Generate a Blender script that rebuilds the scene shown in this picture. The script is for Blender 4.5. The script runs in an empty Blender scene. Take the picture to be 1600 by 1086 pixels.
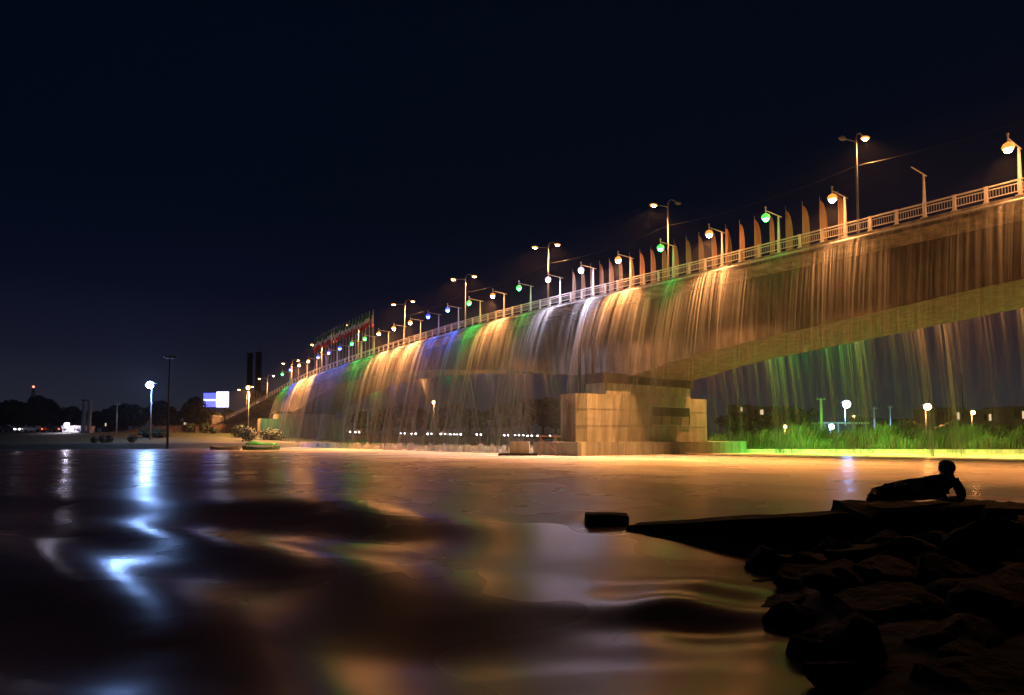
import bpy, bmesh, math, random
import numpy as np
from mathutils import Vector, Matrix, noise as mnoise

# ------------------------------------------------------------------ camera, sky, exposure
scene = bpy.context.scene
COL = scene.collection
random.seed(7)
RAD = math.radians
CAM_Z = 1.65
cam_data = bpy.data.cameras.new("camera")
cam = bpy.data.objects.new("camera", cam_data)
COL.objects.link(cam)
cam.location = (0, 0, CAM_Z)
cam.rotation_euler = (RAD(93), 0, 0)
cam_data.lens = 24.0
cam_data.sensor_width = 36.0
cam_data.shift_y = 0.0538
cam_data.clip_end = 9000
cam_data.clip_start = 0.05
scene.camera = cam

world = bpy.data.worlds.new("World")
scene.world = world
world.use_nodes = True
wn, wl = world.node_tree.nodes, world.node_tree.links
wn.clear()
w_out = wn.new("ShaderNodeOutputWorld")
w_bg = wn.new("ShaderNodeBackground")
w_tc = wn.new("ShaderNodeTexCoord")
w_sep = wn.new("ShaderNodeSeparateXYZ")
w_ramp = wn.new("ShaderNodeValToRGB")
wl.new(w_tc.outputs["Generated"], w_sep.inputs[0])
wl.new(w_sep.outputs["Z"], w_ramp.inputs[0])
els = w_ramp.color_ramp.elements
els[0].position = 0.0
els[0].color = (0.038, 0.036, 0.043, 1)
els[1].position = 1.0
els[1].color = (0.0003, 0.0026, 0.0075, 1)
for p, c in ((0.05, (0.021, 0.024, 0.038)), (0.11, (0.0085, 0.0100, 0.024)), (0.20, (0.0020, 0.0036, 0.0140)),
             (0.32, (0.0002, 0.0026, 0.0088))):
    e = els.new(p)
    e.color = (*c, 1)
wl.new(w_ramp.outputs[0], w_bg.inputs[0])
w_bg.inputs[1].default_value = 0.85
wl.new(w_bg.outputs[0], w_out.inputs[0])

scene.view_settings.view_transform = 'Standard'
scene.view_settings.look = 'None'
scene.view_settings.gamma = 1.0
scene.view_settings.exposure = 0.0
scene.view_settings.use_curve_mapping = False
scene.render.engine = 'CYCLES'
cy = scene.cycles
cy.use_denoising = True
cy.use_light_tree = True
cy.max_bounces = 6
cy.diffuse_bounces = 2
cy.glossy_bounces = 3
cy.transmission_bounces = 3
cy.transparent_max_bounces = 24
cy.sample_clamp_indirect = 3.0
cy.caustics_reflective = False
cy.caustics_refractive = False

# ------------------------------------------------------------------ helpers
def shade(o, smooth=True):
    o.data.polygons.foreach_set("use_smooth", [smooth] * len(o.data.polygons))

def tag(o, label=None, cat=None, group=None, kind=None):
    if label: o["label"] = label
    if cat: o["category"] = cat
    if group: o["group"] = group
    if kind: o["kind"] = kind
    return o

def empty(name, loc=(0, 0, 0), rz=0.0):
    o = bpy.data.objects.new(name, None)
    o.location = loc
    o.rotation_euler = (0, 0, rz)
    o.empty_display_size = 0.2
    COL.objects.link(o)
    return o

def copy_tree(o, parent=None):
    c = o.copy()
    COL.objects.link(c)
    if parent is not None:
        c.parent = parent
    for ch in list(o.children):
        copy_tree(ch, c)
    return c

class MB:
    """collects simple shapes and links them as one mesh object"""
    def __init__(self):
        self.v, self.f = [], []
    def add(self, verts, faces):
        n = len(self.v)
        self.v += [tuple(p) for p in verts]
        self.f += [tuple(i + n for i in f) for f in faces]
        return self
    def box(self, c, s, rz=0.0, taper=1.0):
        hx, hy, hz = s[0] / 2, s[1] / 2, s[2] / 2
        cr, sr = math.cos(rz), math.sin(rz)
        vs = []
        for z in (-1, 1):
            k = taper if z > 0 else 1.0
            for x, y in ((-1, -1), (1, -1), (1, 1), (-1, 1)):
                px, py = x * hx * k, y * hy * k
                vs.append((c[0] + px * cr - py * sr, c[1] + px * sr + py * cr, c[2] + z * hz))
        return self.add(vs, [(3, 2, 1, 0), (4, 5, 6, 7), (0, 1, 5, 4), (1, 2, 6, 5), (2, 3, 7, 6), (3, 0, 4, 7)])
    def tube(self, pts, r, n=6, caps=True):
        pts = [Vector(p) for p in pts]
        rs = r if isinstance(r, (list, tuple)) else [r] * len(pts)
        rings, prev = [], None
        for i, p in enumerate(pts):
            d = (pts[min(i + 1, len(pts) - 1)] - pts[max(i - 1, 0)]).normalized()
            a = Vector((0, 0, 1)) if abs(d.z) < 0.9 else Vector((1, 0, 0))
            x = d.cross(a).normalized()
            y = d.cross(x).normalized()
            rings.append([p + (x * math.cos(2 * math.pi * k / n) + y * math.sin(2 * math.pi * k / n)) * rs[i] for k in range(n)])
        vs = [q for ring in rings for q in ring]
        fs = []
        for i in range(len(pts) - 1):
            for k in range(n):
                a, b = i * n + k, i * n + (k + 1) % n
                fs.append((a, a + n, b + n, b))
        if caps:
            fs.append(tuple(range(n)))
            fs.append(tuple(range((len(pts) - 1) * n + n - 1, (len(pts) - 1) * n - 1, -1)))
        return self.add(vs, fs)
    def prism(self, poly, z0, z1, top=1.0):
        n = len(poly)
        cx = sum(p[0] for p in poly) / n
        cy_ = sum(p[1] for p in poly) / n
        vs = [(p[0], p[1], z0) for p in poly] + [(cx + (p[0] - cx) * top, cy_ + (p[1] - cy_) * top, z1) for p in poly]
        fs = [tuple(range(n - 1, -1, -1)), tuple(range(n, 2 * n))]
        for k in range(n):
            fs.append((k, (k + 1) % n, n + (k + 1) % n, n + k))
        return self.add(vs, fs)
    def ball(self, c, r, seg=10, rings=6):
        rx, ry, rz_ = r if isinstance(r, (list, tuple)) else (r, r, r)
        vs = [(c[0], c[1], c[2] - rz_)]
        for i in range(1, rings):
            th = -math.pi / 2 + math.pi * i / rings
            for k in range(seg):
                ph = 2 * math.pi * k / seg
                vs.append((c[0] + rx * math.cos(th) * math.cos(ph), c[1] + ry * math.cos(th) * math.sin(ph), c[2] + rz_ * math.sin(th)))
        vs.append((c[0], c[1], c[2] + rz_))
        fs = []
        for k in range(seg):
            fs.append((0, 1 + (k + 1) % seg, 1 + k))
        for i in range(rings - 2):
            for k in range(seg):
                a, b = 1 + i * seg + k, 1 + i * seg + (k + 1) % seg
                fs.append((a, b, b + seg, a + seg))
        o = 1 + (rings - 2) * seg
        for k in range(seg):
            fs.append((o + k, o + (k + 1) % seg, len(vs) - 1))
        return self.add(vs, fs)
    def mesh(self, name, mat, origin=(0, 0, 0)):
        me = bpy.data.meshes.new(name)
        o = origin
        me.from_pydata([(p[0] - o[0], p[1] - o[1], p[2] - o[2]) for p in self.v], [], self.f)
        me.update()
        if mat: me.materials.append(mat)
        return me
    def build(self, name, mat, parent=None, smooth=False, origin=None, recalc=True):
        # vertices are world coordinates when the parent is an unrotated empty; local ones otherwise (pass origin=(0,0,0))
        if origin is None:
            origin = tuple(parent.location) if parent is not None else (0, 0, 0)
        me = self.mesh(name, mat, origin)
        if recalc:
            bm = bmesh.new(); bm.from_mesh(me)
            bmesh.ops.recalc_face_normals(bm, faces=bm.faces)
            bm.to_mesh(me); bm.free()
        ob = bpy.data.objects.new(name, me)
        COL.objects.link(ob)
        if parent is not None: ob.parent = parent
        if smooth: shade(ob)
        return ob

def link_mesh(name, me, parent=None, loc=(0, 0, 0), rz=0.0):
    o = bpy.data.objects.new(name, me)
    o.location = loc
    o.rotation_euler = (0, 0, rz)
    COL.objects.link(o)
    if parent is not None: o.parent = parent
    return o

# ------------------------------------------------------------------ materials
MATS = {}
def surf(name, c1, c2, scale=3.0, rough=0.7, bump=0.2, metal=0.0, detail=6, stretch=(1, 1, 1), spec=0.4, bdist=0.05, stain=0.0, coords="Object"):
    if name in MATS: return MATS[name]
    m = bpy.data.materials.new(name)
    m.use_nodes = True
    n, l = m.node_tree.nodes, m.node_tree.links
    b = n["Principled BSDF"]
    tc = n.new("ShaderNodeTexCoord"); mp = n.new("ShaderNodeMapping")
    mp.inputs["Scale"].default_value = stretch
    nz = n.new("ShaderNodeTexNoise"); nz.inputs["Scale"].default_value = scale; nz.inputs["Detail"].default_value = detail
    nz.inputs["Roughness"].default_value = 0.65
    rp = n.new("ShaderNodeValToRGB")
    rp.color_ramp.elements[0].position = 0.3; rp.color_ramp.elements[0].color = (*c1, 1)
    rp.color_ramp.elements[1].position = 0.7; rp.color_ramp.elements[1].color = (*c2, 1)
    l.new(tc.outputs[coords], mp.inputs[0]); l.new(mp.outputs[0], nz.inputs["Vector"]); l.new(nz.outputs[0], rp.inputs[0])
    out = rp.outputs[0]
    if stain > 0:
        mp2 = n.new("ShaderNodeMapping"); mp2.inputs["Scale"].default_value = (0.9, 0.9, 0.10)
        n2 = n.new("ShaderNodeTexNoise"); n2.inputs["Scale"].default_value = 1.6; n2.inputs["Detail"].default_value = 5
        r2 = n.new("ShaderNodeValToRGB")
        r2.color_ramp.elements[0].position = 0.42; r2.color_ramp.elements[0].color = (1 - stain, 1 - stain, 1 - stain, 1)
        r2.color_ramp.elements[1].position = 0.62; r2.color_ramp.elements[1].color = (1, 1, 1, 1)
        mx = n.new("ShaderNodeMix"); mx.data_type = 'RGBA'; mx.blend_type = 'MULTIPLY'; mx.inputs[0].default_value = 1.0
        l.new(tc.outputs[coords], mp2.inputs[0]); l.new(mp2.outputs[0], n2.inputs["Vector"]); l.new(n2.outputs[0], r2.inputs[0])
        l.new(out, mx.inputs[6]); l.new(r2.outputs[0], mx.inputs[7])
        out = mx.outputs[2]
    l.new(out, b.inputs["Base Color"])
    b.inputs["Roughness"].default_value = rough
    b.inputs["Metallic"].default_value = metal
    b.inputs["Specular IOR Level"].default_value = spec
    if bump > 0:
        bp = n.new("ShaderNodeBump"); bp.inputs["Strength"].default_value = bump; bp.inputs["Distance"].default_value = bdist
        l.new(nz.outputs[0], bp.inputs["Height"]); l.new(bp.outputs[0], b.inputs["Normal"])
    MATS[name] = m
    return m

def glow(name, col, strength):
    if name in MATS: return MATS[name]
    m = bpy.data.materials.new(name)
    m.use_nodes = True
    b = m.node_tree.nodes["Principled BSDF"]
    b.inputs["Base Color"].default_value = (0.6, 0.6, 0.6, 1)
    b.inputs["Emission Color"].default_value = (*col, 1)
    b.inputs["Emission Strength"].default_value = strength
    MATS[name] = m
    return m

concrete = surf("bridge_concrete", (0.27, 0.25, 0.22), (0.42, 0.39, 0.34), 0.8, 0.85, 0.35, stain=0.55)
pier_mat = surf("pier_concrete", (0.42, 0.385, 0.32), (0.56, 0.52, 0.44), 1.1, 0.85, 0.4, stain=0.38)
asphalt = surf("asphalt", (0.035, 0.035, 0.036), (0.065, 0.063, 0.06), 6, 0.85, 0.3)
galv = surf("galvanised_steel", (0.42, 0.42, 0.42), (0.62, 0.61, 0.60), 4, 0.45, 0.05, metal=0.35)
white_paint = surf("white_painted_steel", (0.62, 0.61, 0.58), (0.78, 0.77, 0.75), 5, 0.45, 0.05)
dark_metal = surf("dark_metal", (0.03, 0.03, 0.03), (0.06, 0.06, 0.06), 6, 0.5, 0.1, metal=0.4)
bearing_mat = surf("black_bearing_rubber", (0.012, 0.012, 0.012), (0.03, 0.03, 0.03), 5, 0.7, 0.2)
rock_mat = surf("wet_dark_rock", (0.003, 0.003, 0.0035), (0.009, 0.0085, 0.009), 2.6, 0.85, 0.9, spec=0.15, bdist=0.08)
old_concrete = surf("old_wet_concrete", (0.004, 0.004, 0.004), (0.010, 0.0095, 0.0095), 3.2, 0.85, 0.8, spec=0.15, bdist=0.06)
grass_mat = surf("short_grass", (0.045, 0.065, 0.018), (0.10, 0.11, 0.035), 1.5, 0.9, 0.6, bdist=0.15)
bark = surf("bark", (0.05, 0.035, 0.025), (0.10, 0.075, 0.05), 4, 0.9, 0.8, stretch=(1, 1, 0.2))

LAMP = {
    "orange": (1.0, 0.385, 0.115),
    "green": (0.02, 1.0, 0.10),
    "blue": (0.07, 0.16, 1.0),
    "white": (0.80, 0.72, 1.0),
    "cool": (0.26, 0.45, 1.0),
}

# ------------------------------------------------------------------ bridge frame
ANG = RAD(36.2)
SA, CA = math.sin(ANG), math.cos(ANG)
KX = 60.0
ROT = math.atan2(-CA, SA)          # local +y of a turned thing points across the bridge, away from the viewer
def BR(s, t, z):
    """s metres along the bridge, t metres across it (0 = near deck edge), z up"""
    return (KX - SA * s + CA * t, CA * s + SA * t, z)
def curve(tab):
    xs, ys = [a for a, _ in tab], [b for _, b in tab]
    def f(s):
        if s <= xs[0]: return ys[0]
        if s >= xs[-1]: return ys[-1]
        for i in range(len(xs) - 1):
            if s <= xs[i + 1]:
                h = xs[i + 1] - xs[i]; u = (s - xs[i]) / h
                def sl(k):
                    if k <= 0 or k >= len(xs) - 1: k = min(max(k, 1), len(xs) - 2)
                    return (ys[k + 1] - ys[k - 1]) / (xs[k + 1] - xs[k - 1])
                m0, m1 = sl(i) * h, sl(i + 1) * h
                return ((2 * u**3 - 3 * u**2 + 1) * ys[i] + (u**3 - 2 * u**2 + u) * m0 + (-2 * u**3 + 3 * u**2) * ys[i + 1] + (u**3 - u**2) * m1)
    return f
deck_z = curve([(-40, 15.7), (0, 15.85), (50, 16.0), (76, 16.1), (93, 16.25), (110, 16.25), (128, 15.85), (147, 15.2), (169, 14.1), (180, 13.2),
                (198, 11.1), (220, 8.4), (243, 6.25), (262, 5.0)])
soffit_z = curve([(-40, 10.0), (-18, 7.9), (5, 10.4), (34, 12.3), (50.7, 11.65), (63, 10.6), (70, 10.0), (77.5, 9.25), (83, 8.3), (87, 7.9), (92, 8.6),
                  (105, 10.25), (117, 11.3), (130, 12.2), (145, 12.6), (155, 12.4), (163, 11.8), (175, 10.0), (184, 8.2), (192, 7.4), (200, 7.7),
                  (208, 7.2), (220, 6.0), (243, 3.8), (262, 2.4)])
DECK_W = 15.0
S0, S1 = -36.0, 258.0
# ------------------------------------------------------------------ ground and river
RIVER = [(-900, 104), (-80, 104), (-54, 109), (-42, 122), (-34, 138), (-24, 165), (18, 174), (30, 125), (26, 80), (110, 77), (900, 60), (900, 6),
         (30, 9.5), (9, 10.6), (5.2, 10.2), (4.0, 9.0), (3.2, 7.6), (2.5, 5.6), (2.05, 4.0), (0.8, 2.6), (-4, 1.2), (-900, -8)]
def river_dist(X, Y):
    """signed distance: positive on land"""
    X = np.asarray(X, float); Y = np.asarray(Y, float)
    d = np.full(X.shape, 1e9); inside = np.zeros(X.shape, bool)
    n = len(RIVER)
    for i in range(n):
        x0, y0 = RIVER[i]; x1, y1 = RIVER[(i + 1) % n]
        dx, dy = x1 - x0, y1 - y0
        u = np.clip(((X - x0) * dx + (Y - y0) * dy) / (dx * dx + dy * dy), 0, 1)
        d = np.minimum(d, np.hypot(X - x0 - u * dx, Y - y0 - u * dy))
        c = ((y0 > Y) != (y1 > Y))
        with np.errstate(divide='ignore', invalid='ignore'):
            xi = x0 + (Y - y0) * dx / (dy if dy != 0 else 1e-9)
        inside ^= c & (X < xi)
    return np.where(inside, -d, d)
def sm(x, a, b):
    t = np.clip((x - a) / (b - a), 0, 1)
    return t * t * (3 - 2 * t)
def ground_z(X, Y):
    d = river_dist(X, Y)
    near = np.asarray(Y) < 40
    right = (np.asarray(Y) >= 40) & (np.asarray(X) > 22)
    far = sm(d, -0.6, 1.2) * 0.85 + sm(d, 2, 42) * 2.1 + sm(d, 42, 400) * 2.0
    rgt = sm(d, -0.4, 0.5) * 0.30 + sm(d, 5, 30) * 1.3 + sm(d, 40, 400) * 3.0
    ner = sm(d, -0.5, 0.7) * 0.28 + sm(d, 0.7, 3.5) * 0.22 + sm(d, 4, 30) * 0.8
    land = np.where(near, ner, np.where(right, rgt, far))
    bed = -0.15 - np.clip(-d, 0, 30) * 0.1
    w = sm(d, -0.7, 0.0)
    return bed * (1 - w) + land * w + 0.0
def gz(x, y):
    return float(ground_z(np.array([x]), np.array([y]))[0])

def axis(*parts):
    out = []
    for a, b, st in parts:
        out += list(np.arange(a, b, st))
    out.append(parts[-1][1])
    return np.array(out)
def grid_mesh(name, xs, ys, zf):
    X, Y = np.meshgrid(xs, ys)
    Z = zf(X, Y)
    co = np.stack([X, Y, Z], -1).reshape(-1, 3)
    nx, ny = len(xs), len(ys)
    idx = np.arange(nx * ny).reshape(ny, nx)
    q = np.stack([idx[:-1, :-1], idx[:-1, 1:], idx[1:, 1:], idx[1:, :-1]], -1).reshape(-1, 4)
    me = bpy.data.meshes.new(name)
    me.vertices.add(len(co)); me.vertices.foreach_set("co", co.ravel())
    me.loops.add(q.size); me.loops.foreach_set("vertex_index", q.ravel())
    me.polygons.add(len(q)); me.polygons.foreach_set("loop_start", np.arange(0, q.size, 4))
    me.update(calc_edges=True)
    me.polygons.foreach_set("use_smooth", np.ones(len(q), bool))
    return me

# ground material: earth with grassy patches, sandy near the shore
def ground_material():
    m = bpy.data.materials.new("earth_and_grass"); m.use_nodes = True
    n, l = m.node_tree.nodes, m.node_tree.links
    b = n["Principled BSDF"]; b.inputs["Roughness"].default_value = 0.95
    geo = n.new("ShaderNodeNewGeometry")
    nz = n.new("ShaderNodeTexNoise"); nz.inputs["Scale"].default_value = 0.09; nz.inputs["Detail"].default_value = 7
    fine = n.new("ShaderNodeTexNoise"); fine.inputs["Scale"].default_value = 2.0; fine.inputs["Detail"].default_value = 6
    rp = n.new("ShaderNodeValToRGB")
    e = rp.color_ramp.elements
    e[0].position = 0.36; e[0].color = (0.13, 0.105, 0.07, 1)
    e[1].position = 0.47; e[1].color = (0.065, 0.085, 0.025, 1)
    mx = n.new("ShaderNodeMix"); mx.data_type = 'RGBA'; mx.blend_type = 'MULTIPLY'; mx.inputs[0].default_value = 0.7
    l.new(geo.outputs["Position"], nz.inputs["Vector"]); l.new(geo.outputs["Position"], fine.inputs["Vector"])
    l.new(nz.outputs[0], rp.inputs[0]); l.new(rp.outputs[0], mx.inputs[6])
    r2 = n.new("ShaderNodeValToRGB"); r2.color_ramp.elements[0].color = (0.4, 0.4, 0.4, 1); r2.color_ramp.elements[0].position = 0.3
    l.new(fine.outputs[0], r2.inputs[0]); l.new(r2.outputs[0], mx.inputs[7]); 
    sep = n.new("ShaderNodeSeparateXYZ"); l.new(geo.outputs["Position"], sep.inputs[0])
    lt = n.new("ShaderNodeMath"); lt.operation = 'LESS_THAN'; lt.inputs[1].default_value = 30.0; l.new(sep.outputs["Y"], lt.inputs[0])
    m2 = n.new("ShaderNodeMix"); m2.data_type = 'RGBA'; l.new(lt.outputs[0], m2.inputs[0]); l.new(mx.outputs[2], m2.inputs[6])
    m2.inputs[7].default_value = (0.006, 0.0055, 0.0055, 1)      # wet stony shore on the viewer's side
    l.new(m2.outputs[2], b.inputs["Base Color"])
    bp = n.new("ShaderNodeBump"); bp.inputs["Strength"].default_value = 0.6; bp.inputs["Distance"].default_value = 0.15
    l.new(fine.outputs[0], bp.inputs["Height"]); l.new(bp.outputs[0], b.inputs["Normal"])
    return m
gx = axis((-3000, -400, 200), (-400, -130, 10), (-130, -5, 2.0), (-5, 14, 0.3), (14, 70, 1.5), (70, 160, 5), (160, 3000, 200))
gy = axis((-60, -4, 4), (-4, 13, 0.3), (13, 60, 6), (60, 200, 1.4), (200, 300, 10), (300, 4000, 200))
me = grid_mesh("ground", gx, gy, lambda X, Y: ground_z(X, Y) + np.where(Y < 30, 0.05 * np.sin(X * 3.1 + Y * 1.7) * np.sin(Y * 2.7 - X), 0))
me.materials.append(ground_material())
ground = link_mesh("ground", me); ground["kind"] = "structure"

# ------------------------------------------------------------------ river surface
crestA = curve([(-40, 25), (-14.7, 19.6), (-6.3, 16.8), (-3.6, 15.6), (-1.2, 13.4), (1.4, 12.2), (6, 11.0), (30, 8)])
crestB = curve([(-20, 9.0), (-4.5, 6.2), (-2.0, 5.5), (-1.2, 5.3), (0.2, 5.5), (1.2, 5.75), (3.0, 6.4), (20, 7)])
def vnoise(X, Y, seed, oct=3):
    rng = np.random.RandomState(seed)
    out = np.zeros_like(X); amp = 1.0; k = 1.0
    for _ in range(oct):
        for j in range(4):
            a = rng.uniform(0, 2 * np.pi); ph = rng.uniform(0, 2 * np.pi); f = k * rng.uniform(0.7, 1.4)
            out += amp * np.sin(f * (X * np.cos(a) + Y * np.sin(a)) + ph + 1.3 * np.sin(0.37 * f * (X * np.sin(a) - Y * np.cos(a)) + ph * 2))
        amp *= 0.5; k *= 1.9
    return out / 4
def water_z(X, Y):
    def soft(f, sig):
        xs = np.arange(-70, 70, 0.1); ys = np.array([f(x) for x in xs])
        g = np.exp(-(np.arange(-60, 61) * 0.1 / sig) ** 2 / 2); g /= g.sum()
        return np.interp(X[0], xs[60:-60], np.convolve(ys, g, 'valid'))
    fa, fb = soft(crestA, 1.5), soft(crestB, 0.9)
    da = Y - fa[None, :]; db = Y - fb[None, :]
    w = sm(X, -60, -8) * (1 - sm(X, 8, 30))
    # a sill: the water stands higher beyond it and slides down towards the viewer
    z = 0.0 * X
    hollow = np.exp(-((X + 4.2) / 2.7) ** 2)
    z += w * (0.075 + 0.20 * hollow) * np.exp(-np.where(da > 0, (da / 3.4) ** 2, (da / 1.9) ** 2))
    z -= w * (0.03 + 0.06 * hollow) * np.exp(-((da + 2.9) / 1.5) ** 2)
    # a long trough close to the viewer
    z -= (0.03 + 0.13 * np.exp(-((X + 0.6) / 2.0) ** 4)) * w * np.exp(-np.where(db > 0, (db / 1.15) ** 2, (db / 1.05) ** 2))
    # long silky humps running down from the sill
    calm = sm(Y, 4.0, 5.5) * (1 - sm(Y, 10.5, 15)) * (1 - 0.72 * sm(X, -2.2, 0.2))
    z += w * calm * 0.062 * np.sin(1.55 * Y + 0.95 * X + 1.3 * np.sin(0.55 * X + 0.3 * Y) + 0.6)
    # tumbling humps by the rocks
    hp = np.exp(-((X - 1.9) / 0.9) ** 2 - ((Y - 6.7) / 1.2) ** 2)
    z += hp * (0.06 * np.sin(5.5 * Y + 1.5 * X) + 0.05 * np.sin(3.7 * X - 2.4 * Y) + 0.06)
    z += w * sm(Y, 60, 14) * 0.0
    fade = 1 - sm(Y, 22, 60)
    z += fade * 0.024 * vnoise(X * 0.5, Y * 0.85, 3, 2)
    z += (1 - sm(Y, 40, 110)) * 0.014 * vnoise(X * 0.35, Y * 0.7, 5, 2)
    return z
wx = axis((-900, -100, 80), (-100, -30, 5), (-30, -10, 0.5), (-10, 7, 0.11), (7, 30, 0.5), (30, 100, 5), (100, 900, 80))
wy = axis((-60, 0, 6), (0, 3.5, 0.5), (3.5, 12, 0.10), (12, 30, 0.2), (30, 70, 0.8), (70, 180, 5), (180, 420, 60))
me = grid_mesh("river_water", wx, wy, water_z)
def water_material():
    m = bpy.data.materials.new("river_water"); m.use_nodes = True
    n, l = m.node_tree.nodes, m.node_tree.links
    b = n["Principled BSDF"]
    b.inputs["IOR"].default_value = 1.33
    b.inputs["Specular IOR Level"].default_value = 0.5
    geo = n.new("ShaderNodeNewGeometry")
    m1 = n.new("ShaderNodeMapping"); m1.inputs["Scale"].default_value = (0.55, 1.0, 1.0)
    n1 = n.new("ShaderNodeTexNoise"); n1.inputs["Scale"].default_value = 1.1; n1.inputs["Detail"].default_value = 1.5; n1.inputs["Distortion"].default_value = 0.0
    n2 = n.new("ShaderNodeTexNoise"); n2.inputs["Scale"].default_value = 0.16; n2.inputs["Detail"].default_value = 3
    l.new(geo.outputs["Position"], m1.inputs[0]); l.new(m1.outputs[0], n1.inputs["Vector"]); l.new(geo.outputs["Position"], n2.inputs["Vector"])
    bp = n.new("ShaderNodeBump"); bp.inputs["Strength"].default_value = 0.4; bp.inputs["Distance"].default_value = 0.035
    l.new(n1.outputs[0], bp.inputs["Height"]); l.new(bp.outputs[0], b.inputs["Normal"])
    # the falls churn air into the water: milky near them, lit brightness painted in too; muddy further off
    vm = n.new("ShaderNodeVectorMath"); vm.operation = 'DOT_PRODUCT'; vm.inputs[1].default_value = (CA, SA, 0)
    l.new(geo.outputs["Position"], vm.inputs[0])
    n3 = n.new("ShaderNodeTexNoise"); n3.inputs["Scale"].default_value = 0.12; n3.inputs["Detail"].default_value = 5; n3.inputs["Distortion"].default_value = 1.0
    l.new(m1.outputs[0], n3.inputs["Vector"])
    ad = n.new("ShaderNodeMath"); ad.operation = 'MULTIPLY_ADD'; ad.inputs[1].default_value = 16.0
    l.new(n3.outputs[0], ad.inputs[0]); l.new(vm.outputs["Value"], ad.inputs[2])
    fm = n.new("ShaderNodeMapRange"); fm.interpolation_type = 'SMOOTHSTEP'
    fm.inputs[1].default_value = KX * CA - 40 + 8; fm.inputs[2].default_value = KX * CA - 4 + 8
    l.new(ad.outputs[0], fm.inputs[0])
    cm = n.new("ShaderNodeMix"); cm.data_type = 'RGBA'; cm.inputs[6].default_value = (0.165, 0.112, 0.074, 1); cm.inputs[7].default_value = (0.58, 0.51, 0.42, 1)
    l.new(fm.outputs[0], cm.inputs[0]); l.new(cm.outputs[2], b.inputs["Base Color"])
    mr = n.new("ShaderNodeMapRange"); mr.inputs[1].default_value = 0.35; mr.inputs[2].default_value = 0.7
    mr.inputs[3].default_value = 0.21; mr.inputs[4].default_value = 0.36
    l.new(n2.outputs[0], mr.inputs[0]); l.new(mr.outputs[0], b.inputs["Roughness"])
    return m
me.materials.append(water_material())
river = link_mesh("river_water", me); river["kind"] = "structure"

# ------------------------------------------------------------------ the bridge
bridge = empty("bridge", BR(86, 6, 0))
tag(bridge, "long concrete bridge with haunched girder and water pouring from its deck edge", "bridge")
def sweep(profile, s0, s1, step, closed=True):
    """profile(s) -> list of (t, z); swept along the bridge"""
    mb = MB(); n = None; ss = []
    s = s0
    while s < s1 - 1e-6:
        ss.append(s); s += step
    ss.append(s1)
    vs, fs = [], []
    for s in ss:
        p = profile(s); n = len(p)
        vs += [BR(s, t, z) for t, z in p]
    for i in range(len(ss) - 1):
        for k in range(n if closed else n - 1):
            a, b = i * n + k, i * n + (k + 1) % n
            fs.append((a, b, b + n, a + n))
    if closed:
        fs.append(tuple(range(n - 1, -1, -1))); fs.append(tuple((len(ss) - 1) * n + k for k in range(n)))
    return mb.add(vs, fs)
def girder_profile(s):
    zd, zs = deck_z(s) - 0.75, soffit_z(s)
    zs = min(zs, zd - 0.6)
    return [(2.1, zd), (2.5, zs), (12.5, zs), (12.9, zd)]
sweep(girder_profile, S0, S1, 1.5).build("girder", surf("wet_girder_concrete", (0.10, 0.09, 0.08), (0.20, 0.18, 0.155), 0.8, 0.75, 0.35, stain=0.5), bridge)
def deck_profile(s):
    z = deck_z(s)
    return [(0.0, z), (DECK_W, z), (DECK_W, z - 0.35), (12.95, z - 0.748), (2.05, z - 0.748), (0.0, z - 0.35)]
sweep(deck_profile, S0, S1, 1.5).build("deck", concrete, bridge)
sweep(lambda s: [(2.2, deck_z(s) + 0.006), (12.8, deck_z(s) + 0.006), (12.8, deck_z(s) + 0.05), (2.2, deck_z(s) + 0.05)], S0, S1, 3).build("roadway", asphalt, bridge)
for nm, ta, tb in (("kerb", 0.0, 0.32), ("kerb", DECK_W - 0.32, DECK_W), ):
    sweep(lambda s: [(ta - 0.04, deck_z(s) - 0.22), (tb, deck_z(s) + 0.003), (tb, deck_z(s) + 0.24), (ta - 0.04, deck_z(s) + 0.24)], S0, S1, 1.5).build(nm, concrete, bridge)
sweep(lambda s: [(DECK_W - 0.28, deck_z(s) + 0.24), (DECK_W - 0.06, deck_z(s) + 0.24), (DECK_W - 0.06, deck_z(s) + 1.0), (DECK_W - 0.28, deck_z(s) + 1.0)], S0, S1, 3).build("parapet", concrete, bridge)
sweep(lambda s: [(2.0, deck_z(s) + 0.052), (2.2, deck_z(s) + 0.052), (2.2, deck_z(s) + 0.2), (2.0, deck_z(s) + 0.2)], S0, S1, 3).build("kerb", concrete, bridge)
# supply pipe that feeds the falls, slung under the deck edge on each side
for t in (-0.12, DECK_W + 0.12):
    pts = [BR(s, t, deck_z(s) - 0.05) for s in np.arange(40, 190, 3)]
    MB().tube(pts, 0.085, 6).build("water_pipe", galv, bridge, smooth=True)

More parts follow.
